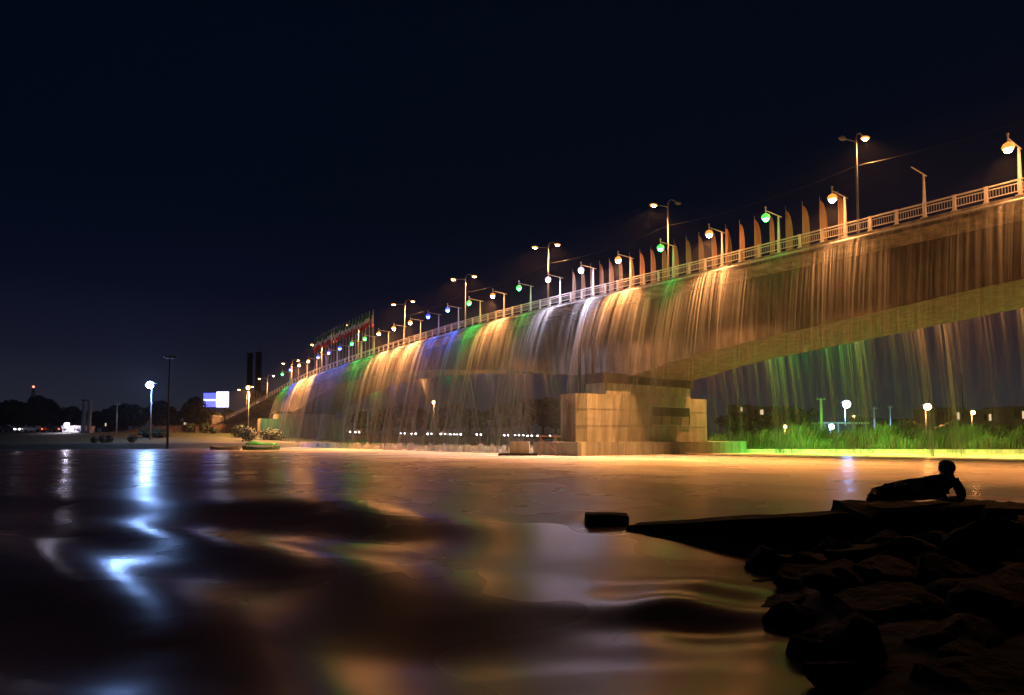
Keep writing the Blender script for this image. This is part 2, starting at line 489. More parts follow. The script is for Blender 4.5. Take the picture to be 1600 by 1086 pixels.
def bpoly(s0, s1, t0, t1, ch):
    pts = [(s0, t0 + ch), (s0, t1 - ch), (s0 + ch * 0.75, t1), (s1 - ch * 0.75, t1), (s1, t1 - ch), (s1, t0 + ch), (s1 - ch * 0.75, t0), (s0 + ch * 0.75, t0)]
    return [BR(s, t, 0)[:2] for s, t in pts]
def pier(sf, detail=True):
    """sf: position of the pier face that looks towards smaller s"""
    p = MB().prism(bpoly(sf, sf + 3.6, -4.1, 15.9, 0.9), 1.3, 6.05).build("pier", pier_mat, bridge)
    loc = bridge.location
    def sub(mb, name, mat):
        o = mb.build(name, mat, None, origin=tuple(loc)); o.parent = p; return o
    slab = bpoly(sf - 1.7, sf + 5.4, -5.8, 20.2, 0.25)
    sub(MB().prism(slab, -1.5, 1.298), "base_slab", pier_mat)
    sub(MB().prism(bpoly(sf + 0.3, sf + 3.3, -0.6, 12.9, 0.3), 6.052, 7.25), "pedestal", pier_mat)
    zs = min(soffit_z(sf + 0.6), soffit_z(sf + 3))
    sub(MB().prism(bpoly(sf + 0.1, sf + 3.5, -0.8, 13.1, 0.2), 7.252, max(zs, 7.5) + 0.3), "bearing", bearing_mat)
    # pour joints: thin proud lips round the shaft
    for z in (2.9, 4.55):
        sub(MB().prism(bpoly(sf - 0.015, sf + 3.615, -4.115, 15.915, 0.9), z, z + 0.035), "pour_joint", concrete)
    if detail:
        c = lambda t, z, ds=0.0: BR(sf + ds, t, z)
        def plate(t0, t1, z0, z1, d0, d1, name, mat):
            mb = MB()
            vs = [c(t, z, d) for d in (d0, d1) for (t, z) in ((t0, z0), (t1, z0), (t1, z1), (t0, z1))]
            mb.add(vs, [(0, 1, 2, 3), (7, 6, 5, 4), (0, 4, 5, 1), (1, 5, 6, 2), (2, 6, 7, 3), (3, 7, 4, 0)])
            return sub(mb, name, mat)
        plate(6.0, 12.0, 4.0, 4.98, -0.06, 0.02, "hatch", dark_metal)
        for t0, t1, z0, z1 in ((5.85, 12.15, 4.98, 5.1), (5.85, 12.15, 3.0, 3.1), (5.85, 6.0, 3.1, 4.98), (12.0, 12.15, 3.1, 4.98)):
            plate(t0, t1, z0, z1, -0.1, 0.02, "hatch_frame", galv)
        for k in range(4):
            plate(6.02 + k * 1.5, 7.46 + k * 1.5, 3.12, 3.96, -0.05, 0.02, "hatch_panel", surf("tarnished_panel", (0.16, 0.14, 0.11), (0.25, 0.22, 0.17), 3, 0.6, 0.2))
    return p
pier(84.8)
pier(189.5, False)
pier(-19.8, False)
# drain pipes down the girder by the pier
for s, t in ((91.4, 1.75), (89.3, 1.75)):
    zz = deck_z(s)
    MB().tube([BR(s + 4, 0.6, zz - 0.9), BR(s + 1, 0.9, zz - 1.1), BR(s, t, zz - 1.8), BR(s, t, 6.1)], 0.16, 7).build("drain_pipe", dark_metal, bridge, smooth=True)

# approach ramp: columns, painted wall, side walls
for sc in (216.0, 236.0):
    b = MB().prism(bpoly(sc, sc + 1.5, 1.6, 3.2, 0.12), gz(*BR(sc, 2, 0)[:2]) - 0.4, soffit_z(sc) + 0.4).build("column", concrete, bridge)
    MB().prism(bpoly(sc, sc + 1.5, 11.8, 13.4, 0.12), gz(*BR(sc, 12, 0)[:2]) - 0.4, soffit_z(sc) + 0.4).build("column", concrete, bridge)
    MB().prism(bpoly(sc - 0.12, sc + 1.62, 1.5, 13.5, 0.12), soffit_z(sc) - 1.2, soffit_z(sc) + 0.42).build("cross_beam", concrete, bridge)

def mural_material():
    m = bpy.data.materials.new("painted_wall"); m.use_nodes = True
    n, l = m.node_tree.nodes, m.node_tree.links
    b = n["Principled BSDF"]; b.inputs["Roughness"].default_value = 0.8
    geo = n.new("ShaderNodeNewGeometry")
    nz = n.new("ShaderNodeTexNoise"); nz.inputs["Scale"].default_value = 0.30; nz.inputs["Detail"].default_value = 2.5; nz.inputs["Distortion"].default_value = 1.8
    rp = n.new("ShaderNodeValToRGB"); rp.color_ramp.interpolation = 'CONSTANT'
    e = rp.color_ramp.elements
    e[0].position = 0; e[0].color = (0.30, 0.10, 0.06, 1)
    e[1].position = 0.36; e[1].color = (0.42, 0.33, 0.22, 1)
    for p, c in ((0.47, (0.46, 0.38, 0.27)), (0.55, (0.40, 0.13, 0.08)), (0.58, (0.45, 0.37, 0.25)), (0.64, (0.16, 0.24, 0.16)), (0.68, (0.44, 0.34, 0.20))):
        k = e.new(p); k.color = (*c, 1)
    l.new(geo.outputs["Position"], nz.inputs["Vector"]); l.new(nz.outputs[0], rp.inputs[0]); l.new(rp.outputs[0], b.inputs["Base Color"])
    return m
mural = mural_material()
wallroot = empty("abutment_wall", BR(204, 5, 0))
tag(wallroot, "abutment wall with a worn mural under the bridge ramp", "wall")
MB().prism(bpoly(196.5, 214.5, 4.2, 5.0, 0.05), 0.2, 7.1).build("wall", mural, wallroot)
MB().prism(bpoly(196.3, 214.7, 4.0, 5.2, 0.05), 7.102, 7.35).build("coping", concrete, wallroot)
# retaining wall beside the ramp, falling towards the left
rw = empty("retaining_wall", (-95, 160, 0))
tag(rw, "long low retaining wall with faded paintings beside the ramp, bushes in front", "wall")
pts = [(BR(216, 1.0, 0)[:2], 6.3), (BR(232, 0.0, 0)[:2], 5.5), ((-88, 172), 4.7), ((-93.5, 168), 3.6), ((-97, 164), 2.95)]
mb = MB(); vs, fs = [], []
for (x, y), z in pts:
    vs += [(x, y, 0.2), (x + 0.35, y + 0.4, 0.2), (x + 0.35, y + 0.4, z), (x, y, z)]
for i in range(len(pts) - 1):
    for k in range(4):
        a, b = i * 4 + k, i * 4 + (k + 1) % 4
        fs.append((a, b, b + 4, a + 4))
fs += [(0, 1, 2, 3), tuple(len(vs) - 4 + k for k in (3, 2, 1, 0))]
mb.add(vs, fs).build("wall", mural, rw)
mb = MB(); vs2 = []
for (x, y), z in pts:
    vs2 += [(x - 0.1, y - 0.1, z + 0.002), (x + 0.45, y + 0.5, z + 0.002), (x + 0.45, y + 0.5, z + 0.2), (x - 0.1, y - 0.1, z + 0.2)]
mb.add(vs2, fs).build("coping", concrete, rw)

# ------------------------------------------------------------------ railing
rail = empty("railing", BR(86, 0.15, 15))
tag(rail, "steel railing along the deck edge above the waterfall", "railing")
RS0, RS1, RD = 44.6, 256.0, 5.35 / 3
pm = MB()
pm.box((0, 0, 0.5), (0.20, 0.13, 1.0)).box((0, 0, 1.03), (0.26, 0.18, 0.06)).box((0, 0, 0.04), (0.30, 0.22, 0.08))
post_me = pm.mesh("railing_post", white_paint)
k = 0
while RS0 + k * RD < RS1:
    s = RS0 + k * RD
    p = BR(s, 0.14, deck_z(s) + 0.241)
    o = link_mesh("post", post_me, rail, tuple(Vector(p) - rail.location), ROT)
    k += 1
for h, r in ((1.0, 0.06), (0.80, 0.04), (0.30, 0.04)):
    pts = [BR(s, 0.14, deck_z(s) + 0.24 + h) for s in np.arange(RS0 - 12, RS1, 1.6)]
    MB().tube(pts, r, 6).build("rail", white_paint, rail, smooth=True)
mb = MB()
s = 40.0
while s < 130:
    z = deck_z(s) + 0.24
    c = BR(s, 0.14, z + 0.55)
    mb.box(c, (0.018, 0.018, 0.5), ROT)
    s += 0.16
o = mb.build("baluster", white_paint, rail); o["kind"] = "stuff"

# ------------------------------------------------------------------ waterfalls
def fall_material(name, amt):
    m = bpy.data.materials.new(name); m.use_nodes = True
    n, l = m.node_tree.nodes, m.node_tree.links
    n.clear()
    out = n.new("ShaderNodeOutputMaterial")
    uv = n.new("ShaderNodeUVMap"); uv.uv_map = "UVMap"
    uv2 = n.new("ShaderNodeUVMap"); uv2.uv_map = "rnd"
    s1 = n.new("ShaderNodeSeparateXYZ"); l.new(uv.outputs[0], s1.inputs[0])
    s2 = n.new("ShaderNodeSeparateXYZ"); l.new(uv2.outputs[0], s2.inputs[0])
    def math_(op, a, b=None):
        nd = n.new("ShaderNodeMath"); nd.operation = op; nd.use_clamp = False
        for i, v in enumerate((a, b)):
            if v is None: continue
            if isinstance(v, (int, float)): nd.inputs[i].default_value = v
            else: l.new(v, nd.inputs[i])
        return nd.outputs[0]
    u, v = s1.outputs["X"], s1.outputs["Y"]
    rnd, dens = s2.outputs["X"], s2.outputs["Y"]
    # soft sides
    e = math_('ABSOLUTE', math_('SUBTRACT', math_('MULTIPLY', u, 2.0), 1.0))
    edge = math_('SUBTRACT', 1.0, math_('POWER', e, 2.2))
    comb = n.new("ShaderNodeCombineXYZ")
    l.new(math_('ADD', math_('MULTIPLY', u, 4.6), math_('MULTIPLY', rnd, 91.0)), comb.inputs[0])
    l.new(math_('MULTIPLY', v, 0.75), comb.inputs[1])
    nz = n.new("ShaderNodeTexNoise"); nz.inputs["Scale"].default_value = 1.6; nz.inputs["Detail"].default_value = 5; nz.inputs["Roughness"].default_value = 0.6
    l.new(comb.outputs[0], nz.inputs["Vector"])
    mr = n.new("ShaderNodeMapRange"); mr.inputs[1].default_value = 0.40; mr.inputs[2].default_value = 0.70
    l.new(nz.outputs[0], mr.inputs[0])
    a = math_('MULTIPLY', math_('MULTIPLY', edge, mr.outputs[0]), dens)
    fall = n.new("ShaderNodeMapRange"); fall.inputs[1].default_value = 0.0; fall.inputs[2].default_value = 1.0
    fall.inputs[3].default_value = 1.0; fall.inputs[4].default_value = 0.9
    l.new(v, fall.inputs[0])
    a = math_('MULTIPLY', math_('MULTIPLY', a, fall.outputs[0]), amt)
    cl = n.new("ShaderNodeClamp"); l.new(a, cl.inputs[0])
    tr = n.new("ShaderNodeBsdfTransparent")
    df = n.new("ShaderNodeBsdfDiffuse"); df.inputs[0].default_value = (0.44, 0.44, 0.43, 1)
    tl = n.new("ShaderNodeBsdfTranslucent"); tl.inputs[0].default_value = (0.44, 0.44, 0.43, 1)
    mx = n.new("ShaderNodeMixShader"); mx.inputs[0].default_value = 0.5
    l.new(df.outputs[0], mx.inputs[1]); l.new(tl.outputs[0], mx.inputs[2])
    mo = n.new("ShaderNodeMixShader"); l.new(cl.outputs[0], mo.inputs[0]); l.new(tr.outputs[0], mo.inputs[1]); l.new(mx.outputs[0], mo.inputs[2])
    l.new(mo.outputs[0], out.inputs[0])
    return m
def waterfall(name, ribbons, mat):
    """ribbons: (s, width, speed, density, t0, direction, zend)"""
    vs, fs, uvs, rn = [], [], [], []
    N = 15
    for (s, w, v0, dens, t0, sg, zend) in ribbons:
        z0 = deck_z(s) - 0.02
        T = math.sqrt(max(z0 - zend, 0.5) / 4.9)
        r = random.random(); drift = random.uniform(-0.25, 0.25); ph = random.uniform(0, 6)
        base = len(vs)
        for i in range(N):
            f = (i / (N - 1)) ** 0.85
            ta = f * T
            z = z0 + 0.12 * math.sin(min(ta * 6, math.pi)) - 4.9 * ta * ta
            tt = t0 + sg * v0 * ta
            ww = w * (0.8 + 0.5 * f)
            for j in range(3):
                u = j / 2
                bul = 0.06 * w * (1 - (2 * u - 1) ** 2) * (1 + math.sin(ph + 5 * f))
                vs.append(BR(s + (u - 0.5) * ww + drift * f, tt + sg * bul, z))
        for i in range(N - 1):
            for j in range(2):
                a = base + i * 3 + j
                fs.append((a, a + 1, a + 4, a + 3))
                for (ii, jj) in ((i, j), (i, j + 1), (i + 1, j + 1), (i + 1, j)):
                    uvs += [jj / 2, (ii / (N - 1)) ** 1.7 * (z0 - zend) / 16.0]
                    rn += [r, dens * (1 - 0.7 * (ii / (N - 1)) if sg < 0 and 80 < s < 90 else 1.0) * (1.0 if sg > 0 or s > 80 else max(0.0, 1 - (ii / (N - 1)) ** 1.7 * (1.25 if s < 72 else 1.25 * (80 - s) / 8)))]
    me = bpy.data.meshes.new(name)
    me.from_pydata(vs, [], fs); me.update()
    a = me.uv_layers.new(name="UVMap"); a.data.foreach_set("uv", uvs)
    b = me.uv_layers.new(name="rnd"); b.data.foreach_set("uv", rn)
    me.materials.append(mat)
    o = link_mesh(name, me); shade(o)
    return o
def gap(s):
    return 0.12 if 89.6 < s < 92.4 else 1.0
rib = []
s = 75.0
while s < 187.5:
    big = 0.5 + 0.5 * math.sin(s * 0.9) * math.sin(s * 0.37 + 1)
    w = random.choice((0.25, 0.4, 0.6, 0.9, 1.3))
    v0 = 2.45 + 0.25 * math.sin(s * 0.55) + random.uniform(-0.22, 0.22)
    dens = random.uniform(0.1, 1.0) ** 1.3 * (0.5 + 0.75 * big) * gap(s)
    rib.append((s, w, v0, dens, -0.06, -1, -0.05))
    s += w * random.uniform(0.22, 0.5)
# broad thin veils between the streams
s = 93.5
while s < 187:
    w = random.uniform(1.6, 3.6)
    rib.append((s, w, 2.45 + random.uniform(-0.25, 0.25), random.uniform(0.04, 0.22), -0.06, -1, -0.05))
    s += w * random.uniform(0.35, 0.7)
# a few heavy spouts
for sc, n_ in ((126.5, 5), (113, 3), (122, 3), (139, 3), (86.6, 3), (98.5, 2)):
    for _ in range(n_):
        rib.append((sc + random.uniform(-0.8, 0.8), random.uniform(0.5, 1.2), 2.5 + random.uniform(-0.2, 0.2), 1.3, -0.06, -1, -0.05))
s = 38.0
while s < 76.5:
    w = random.choice((0.05, 0.07, 0.10, 0.16, 0.28))
    mix = max(0, (s - 66) / 10)
    v0 = 0.95 + 0.25 * math.sin(s * 1.3) + random.uniform(-0.12, 0.12) + 1.3 * mix
    dens = random.uniform(0.3, 1.15) * (0.7 + 0.45 * math.sin(s * 2.1) * math.sin(s * 0.8))
    rib.append((s, w, v0, dens, -0.06, -1, -0.05))
    s += w * random.uniform(0.5, 1.15)
s = 40.0
while s < 76:
    w = random.uniform(0.7, 1.8)
    rib.append((s, w, 1.0 + random.uniform(-0.2, 0.2), 0.14 * random.random(), -0.06, -1, -0.05))
    s += w * 0.8
fall_near = waterfall("waterfall", rib, fall_material("falling_water", 1.1))
tag(fall_near, "silky curtain of water falling from the near deck edge of the bridge", "waterfall", kind="stuff")
rib = []
s = 30.0
while s < 186:
    w = random.choice((0.4, 0.7, 1.0, 1.5))
    v0 = 2.35 + 0.3 * math.sin(s * 0.7) + random.uniform(-0.25, 0.25)
    dens = random.uniform(0.1, 1.0) ** 1.6 * (0.75 + 0.5 * math.sin(s * 0.83))
    zend = -0.05
    p = BR(s, DECK_W + 4.4, 0)
    zend = max(-0.05, gz(p[0], p[1]) - 0.1)
    rib.append((s, w, v0, max(dens, 0.04), DECK_W + 0.06, 1, zend))
    s += w * random.uniform(0.35, 0.75)
fall_far = waterfall("waterfall", rib, fall_material("falling_water_thin", 1.15))
tag(fall_far, "thin slanting veil of water off the far deck edge, seen beneath the girder", "waterfall", kind="stuff")

# splash where the near falls strike the river
vs, fs, uvs, rn = [], [], [], []
for _ in range(900):
    s = random.uniform(91.5, 188); t = -random.gauss(4.6, 0.45)
    a = random.uniform(0, 6.28); out = random.uniform(0.3, 1.1); hgt = random.uniform(0.3, 1.25); w = random.uniform(0.25, 0.7); r = random.random()
    base = len(vs); ds, dt = math.cos(a), math.sin(a)
    for i in range(6):
        f = i / 5
        z = hgt * 4 * f * (1 - f) * (1 - 0.3 * f) - 0.02
        for j in (-0.5, 0, 0.5):
            vs.append(BR(s + ds * out * f - dt * w * j, t + dt * out * f + ds * w * j, z + 0.05 * (0.5 - abs(j))))
    for i in range(5):
        for j in range(2):
            k = base + i * 3 + j; fs.append((k, k + 1, k + 4, k + 3))
            for (ii, jj) in ((i, j), (i, j + 1), (i + 1, j + 1), (i + 1, j)):
                uvs += [jj / 2, ii / 12]; rn += [r, 0.55]
me = bpy.data.meshes.new("splash"); me.from_pydata(vs, [], fs); me.update()
me.uv_layers.new(name="UVMap").data.foreach_set("uv", uvs); me.uv_layers.new(name="rnd").data.foreach_set("uv", rn)
me.materials.append(fall_near.data.materials[0])
o = link_mesh("splash", me); shade(o)
tag(o, "low white splash where the near waterfall strikes the river", "splash", kind="stuff")

# ------------------------------------------------------------------ lamps on the bridge
def spot(name, parent, loc, col, power, size=2.3, blend=0.7, rot=(0, 0, 0), radius=0.12):
    d = bpy.data.lights.new(name, 'SPOT')
    d.energy = power; d.color = col; d.spot_size = size; d.spot_blend = blend; d.shadow_soft_size = radius
    o = bpy.data.objects.new(name, d); o.location = loc; o.rotation_euler = rot
    COL.objects.link(o); o.parent = parent
    return o
RAIL_E, RAIL_P = 440.0, 5200.0
HALO = {"orange": (1.3, 0.42, 0.06), "green": (0.02, 1.2, 0.10), "blue": (0.06, 0.16, 1.8), "white": (1.1, 0.85, 1.3)}  # colours of the added glowing parts that stand in for lamp halos
post_mb = MB().tube([(0, 0, 0), (0, 0, 1.4), (0, 0, 2.95)], [0.14, 0.10, 0.07], 8).box((0, 0, 0.03), (0.42, 0.42, 0.06))
post_lamp_me = post_mb.mesh("lamp_post", white_paint)
arm_me = MB().tube([(0, 0.45, 2.98), (0, -1.75, 3.08)], 0.04, 6).mesh("lamp_arm", white_paint)
stem_me = MB().tube([(0, -1.72, 3.30), (0, -1.72, 2.78)], 0.045, 6).ball((0, -1.72, 3.33), 0.085, 8, 5).mesh("lamp_stem", white_paint)
halo_mb = MB().tube([(0, -1.72, 2.84), (0, -1.72, 2.74), (0, -1.72, 2.56), (0, -1.72, 2.44)], [0.10, 0.26, 0.34, 0.30], 14)  # added bowl round the globe, shaped as its coloured halo
globe_mb = MB().ball((0, -1.72, 2.40), (0.22, 0.22, 0.19), 12, 8)
def rail_lamp(s, colour, label, group, lit=True, head=True, far=False, power=1.0, tilt=17, cone=108):
    t = DECK_W - 0.17 if far else 0.16
    o = empty("railing_lamp", BR(s, t, deck_z(s) + 0.241), ROT + (math.pi if far else 0))
    tag(o, label, "lamp post", group)
    link_mesh("post", post_lamp_me, o)
    link_mesh("arm", arm_me, o)
    if head:
        link_mesh("stem", stem_me, o)
        c = LAMP[colour]
        key = "globe_" + colour
        if key not in bpy.data.meshes:
            globe_mb.mesh(key, glow("lit_%s_globe" % colour, c, RAIL_E if colour in ("orange", "white") else 60.0))
        g = link_mesh("globe", bpy.data.meshes[key], o); shade(g)
        if "halo_" + colour not in bpy.data.meshes:
            halo_mb.mesh("halo_" + colour, glow("glowing_%s_glass" % colour, HALO[colour], 1.0))
        shade(link_mesh("halo_bowl", bpy.data.meshes["halo_" + colour], o))  # added glowing bowl that gives the lamp a coloured fringe
        pw = {"orange": 7.0, "green": (1.3 if far else 0.8 if s > 105 else 0.25), "blue": 0.95, "white": 1.8}[colour] * RAIL_P * power * (1.0 if far else 0.30 if s < 58 else 0.75 if s < 64 else 1.5 if s < 84 else 1.35 if s < 165 else 2.0)
        spot("bulb", o, (0, -1.72, 2.16), c, pw, RAD(cone), 1.0, (RAD(-tilt), 0, 0))
    return o
seq = ["orange", None, "orange", "green", "orange", "green", "orange", "white", "white", "green", "orange", "green", "blue", "blue", "orange", "orange",
       "orange", "green", "green", "blue", "blue", "blue", "orange", "orange", "blue", "green"]
GL = {c: ("railing lamp post with its %s lamp reaching out over the near waterfall" % c, "%s railing lamps over the near waterfall" % c) for c in LAMP}
rail_lamp(44.6, "orange", *GL["orange"])
for i, c in enumerate(seq):
    s = 49.95 + i * 5.35
    if c is None:
        rail_lamp(s, "orange", "bare railing lamp post whose lamp is missing", None, head=False)
    else:
        rail_lamp(s, c, *GL[c])
for s, c in ((38, "orange"), (43.5, "orange"), (50, "green"), (56, "orange"), (61, "orange"), (66, "orange"), (70, "green"), (74, "green"), (78, "green"), (82.5, "orange"), (100, "green"), (110, "green"), (121, "orange"), (132, "white"),
             (143, "green"), (154, "orange"), (165, "blue"), (176, "green")):
    rail_lamp(s, c, "far side railing lamp post with %s lamp over the far waterfall" % c, "far side %s railing lamps" % c, far=True, power=(6.0 if s < 80 and c == "green" else 1.1 if s < 80 else 1.3), tilt=(36 if s < 80 else 10), cone=(104 if s < 80 else 112))

TALL_E, TALL_P = 160.0, 5500.0
pole_me = MB().tube([(0, 0, 0), (0, 0, 5), (0, 0, 10.6)], [0.14, 0.10, 0.07], 8).box((0, 0, 0.1), (0.4, 0.4, 0.2)).mesh("tall_pole", galv)
def goose(y, z):
    return MB().tube([(0, 0, 10.0), (0, 0.12 * y, 10.0 + 0.7 * (z - 10.0) + 0.25), (0, 0.45 * y, z + 0.22), (0, 0.8 * y, z + 0.12), (0, y, z + 0.04)], 0.05, 6)
armL_me = goose(-1.9, 9.9).mesh("gooseneck", galv)
armR_me = goose(1.5, 10.9).mesh("gooseneck", galv)
def head_mb(y, z):
    return MB().prism([(-0.17, y - 0.45), (0.17, y - 0.45), (0.2, y + 0.1), (0.12, y + 0.4), (-0.12, y + 0.4), (-0.2, y + 0.1)], z, z + 0.16, 0.7)
def lens_mb(y, z):
    return MB().ball((0, y - 0.12, z - 0.02), (0.20, 0.30, 0.15), 12, 8)
headL_me, headR_me = head_mb(-2.1, 9.9).mesh("lamp_head", galv), head_mb(1.7, 10.9).mesh("lamp_head", galv)
sod = glow("lit_sodium_lens", LAMP["orange"], TALL_E)
pale_lens = surf("unlit_lens", (0.5, 0.48, 0.42), (0.6, 0.58, 0.5), 3, 0.3, 0)
def tall_lamp(s, left, right, label, group=None):
    o = empty("street_lamp", BR(s, 7.5, deck_z(s) + 0.05), ROT)
    tag(o, label, "street lamp", group)
    shade(link_mesh("pole", pole_me, o))
    for arm, hd, y, z, lit in ((armL_me, headL_me, -2.1, 9.9, left), (armR_me, headR_me, 1.7, 10.9, right)):
        shade(link_mesh("gooseneck", arm, o))
        h = link_mesh("lamp_head", hd, o)
        g = link_mesh("lens", lens_mb(y, z).mesh("lens", sod if lit else pale_lens), h); shade(g)
        if lit: shade(link_mesh("halo_disc", MB().ball((0, y - 0.12, z + 0.03), (0.34, 0.46, 0.12), 14, 8).mesh("halo_disc", glow("glowing_orange_glass", HALO["orange"], 1.0)), h))  # added glowing disc, an orange halo round the lit lens
        if lit: spot("bulb", o, (0, y - 0.12, z - 0.26), LAMP["orange"], TALL_P, 2.6, 0.6)
    return o
MEDIAN = 63.4
tall_lamp(MEDIAN - 20.2, True, True, "tall double lamp post with curved arms and both sodium lamps lit", "tall double street lamps on the bridge")
tall_lamp(MEDIAN, False, True, "tall double lamp post on the bridge with only its higher lamp lit")
tall_lamp(MEDIAN + 20.2, True, False, "tall double lamp post on the bridge with only its lower lamp lit")
for k in range(2, 10):
    tall_lamp(MEDIAN + 20.2 * k, True, True, "tall double lamp post with curved arms and both sodium lamps lit", "tall double street lamps on the bridge")
for k in range(0, 9):
    a, b = MEDIAN + 20.2 * (k - 1), MEDIAN + 20.2 * k
    pts = []
    for i in range(9):
        u = i / 8; s = a + (b - a) * u
        pts.append(BR(s, 7.5, deck_z(a) * (1 - u) + deck_z(b) * u + 8.2 - 1.6 * 4 * u * (1 - u) * 0.35))
    tag(MB().tube(pts, 0.022, 4).build("overhead_cable", dark_metal), "thin cable sagging between two tall lamp posts on the bridge", "cable", "cables between the tall lamp posts")

# ------------------------------------------------------------------ banners and flags on the bridge
banner_cloth = surf("banner_cloth", (0.34, 0.17, 0.10), (0.46, 0.25, 0.155), 2, 0.85, 0.1)
def banner_mesh(seed):
    rnd = random.Random(seed)
    mb = MB(); vs, fs = [], []
    H, Z0 = 3.6, 0.25
    n = 12; wmax = 0.58
    ph = rnd.uniform(0, 6)
    for side in (0, 1):
        for i in range(n + 1):
            f = i / n
            w = wmax * (1.0 if f < 0.35 else math.sqrt(max(0.0, 1 - ((f - 0.35) / 0.66) ** 2)))
            w = max(w, 0.03)
            for j in range(5):
                u = j / 4
                wave = 0.07 * math.sin(ph + 5 * u + 3 * f) * u
                vs.append((u * w, wave + (0.006 if side else -0.006), Z0 + f * H))
    m = (n + 1) * 5
    for side in (0, 1):
        for i in range(n):
            for j in range(4):
                a = side * m + i * 5 + j
                fs.append((a, a + 1, a + 6, a + 5) if not side else (a + 5, a + 6, a + 1, a))
    for i in range(n):
        for j in (0, 4):
            a = i * 5 + j
            fs.append((a, a + 5, a + 5 + m, a + m))
    return mb.add(vs, fs).mesh("banner_cloth", banner_cloth)
bmeshes = [banner_mesh(k) for k in range(4)]
bpole_me = MB().tube([(0, 0, 0), (0, 0, 4.22)], [0.03, 0.015], 6).box((0, 0, 0.03), (0.3, 0.3, 0.06)).mesh("banner_pole", galv)
s = 61.7; k = 0
while s < 92.5:
    o = empty("feather_banner", BR(s, 1.2, deck_z(s)), ROT + random.uniform(-0.25, 0.25))
    tag(o, "tan blade shaped banner on a pole standing behind the bridge railing", "banner", "blade banners along the bridge railing")
    link_mesh("pole", bpole_me, o)
    c = link_mesh("cloth", bmeshes[k % 4], o); shade(c)
    s += 1.435; k += 1
fgreen = surf("flag_green", (0.01, 0.10, 0.03), (0.015, 0.14, 0.045), 3, 0.85, 0)
fwhite = surf("flag_white", (0.62, 0.58, 0.52), (0.75, 0.72, 0.66), 3, 0.85, 0)
fred = surf("flag_red", (0.42, 0.02, 0.012), (0.55, 0.03, 0.02), 3, 0.85, 0)
def flag_mesh(seed):
    rnd = random.Random(seed); ph = rnd.uniform(0, 6)
    me = bpy.data.meshes.new("flag"); vs, fs, mi = [], [], []
    nx, nz, Wd, Hd = 10, 9, 1.5, 2.3
    for i in range(nz + 1):
        for j in range(nx + 1):
            u, v = j / nx, i / nz
            vs.append((u * Wd * 0.80, 0.17 * math.sin(ph + 7 * u + v * 1.2) * (0.25 + u), 9.0 - Hd + v * Hd - 0.65 * u * u - 0.1 * math.sin(ph + 4 * u)))
    for i in range(nz):
        for j in range(nx):
            a = i * (nx + 1) + j
            fs.append((a, a + 1, a + nx + 2, a + nx + 1)); mi.append(0 if i < 3 else 1 if i < 6 else 2)
    me.from_pydata(vs, [], fs)
    for m in (fred, fwhite, fgreen): me.materials.append(m)
    me.polygons.foreach_set("material_index", mi); me.update()
    return me
fmeshes = [flag_mesh(20 + k) for k in range(4)]
fpole_me = MB().tube([(0, 0, 0), (0, 0, 9.15)], [0.055, 0.03], 6).ball((0, 0, 9.2), 0.07, 6, 5).mesh("flag_pole", galv)
for k in range(20):
    s = 146.8 + k * 1.51
    o = empty("flagpole", BR(s, 2.6, deck_z(s)), ROT + math.pi + random.uniform(-0.2, 0.2))
    tag(o, "tall flagpole flying a green white and red flag in a close row on the bridge", "flagpole", "row of flagpoles on the bridge")
    link_mesh("pole", fpole_me, o)
    c = link_mesh("flag", fmeshes[k % 4], o); shade(c)

#PART2
# ------------------------------------------------------------------ placing things: pixel of the photograph at a chosen depth -> point in the place
FPX, PIT = 1067.0, RAD(3)
def at(px, py, Y):
    v = (543 + 0.0538 * 1600 - py) / FPX
    k = Y / (math.cos(PIT) - v * math.sin(PIT))
    return Vector((k * (px - 800) / FPX, Y, CAM_Z + k * (math.sin(PIT) + v * math.cos(PIT))))
def on_ground(px, Y):
    x = at(px, 680, Y).x
    return Vector((x, Y, gz(x, Y)))

# ------------------------------------------------------------------ trees and bushes
def leaf_material(name, c1, c2):
    m = bpy.data.materials.new(name); m.use_nodes = True
    n, l = m.node_tree.nodes, m.node_tree.links
    b = n["Principled BSDF"]; b.inputs["Roughness"].default_value = 0.7
    oi = n.new("ShaderNodeNewGeometry")
    nz = n.new("ShaderNodeTexNoise"); nz.inputs["Scale"].default_value = 0.8; nz.inputs["Detail"].default_value = 4
    rp = n.new("ShaderNodeValToRGB"); rp.color_ramp.elements[0].position = 0.35; rp.color_ramp.elements[0].color = (*c1, 1)
    rp.color_ramp.elements[1].position = 0.65; rp.color_ramp.elements[1].color = (*c2, 1)
    l.new(oi.outputs["Position"], nz.inputs["Vector"]); l.new(nz.outputs[0], rp.inputs[0]); l.new(rp.outputs[0], b.inputs["Base Color"])
    return m
leaf_dark = leaf_material("dark_leaves", (0.018, 0.035, 0.012), (0.05, 0.075, 0.025))
leaf_green = leaf_material("green_leaves", (0.035, 0.075, 0.018), (0.075, 0.12, 0.03))
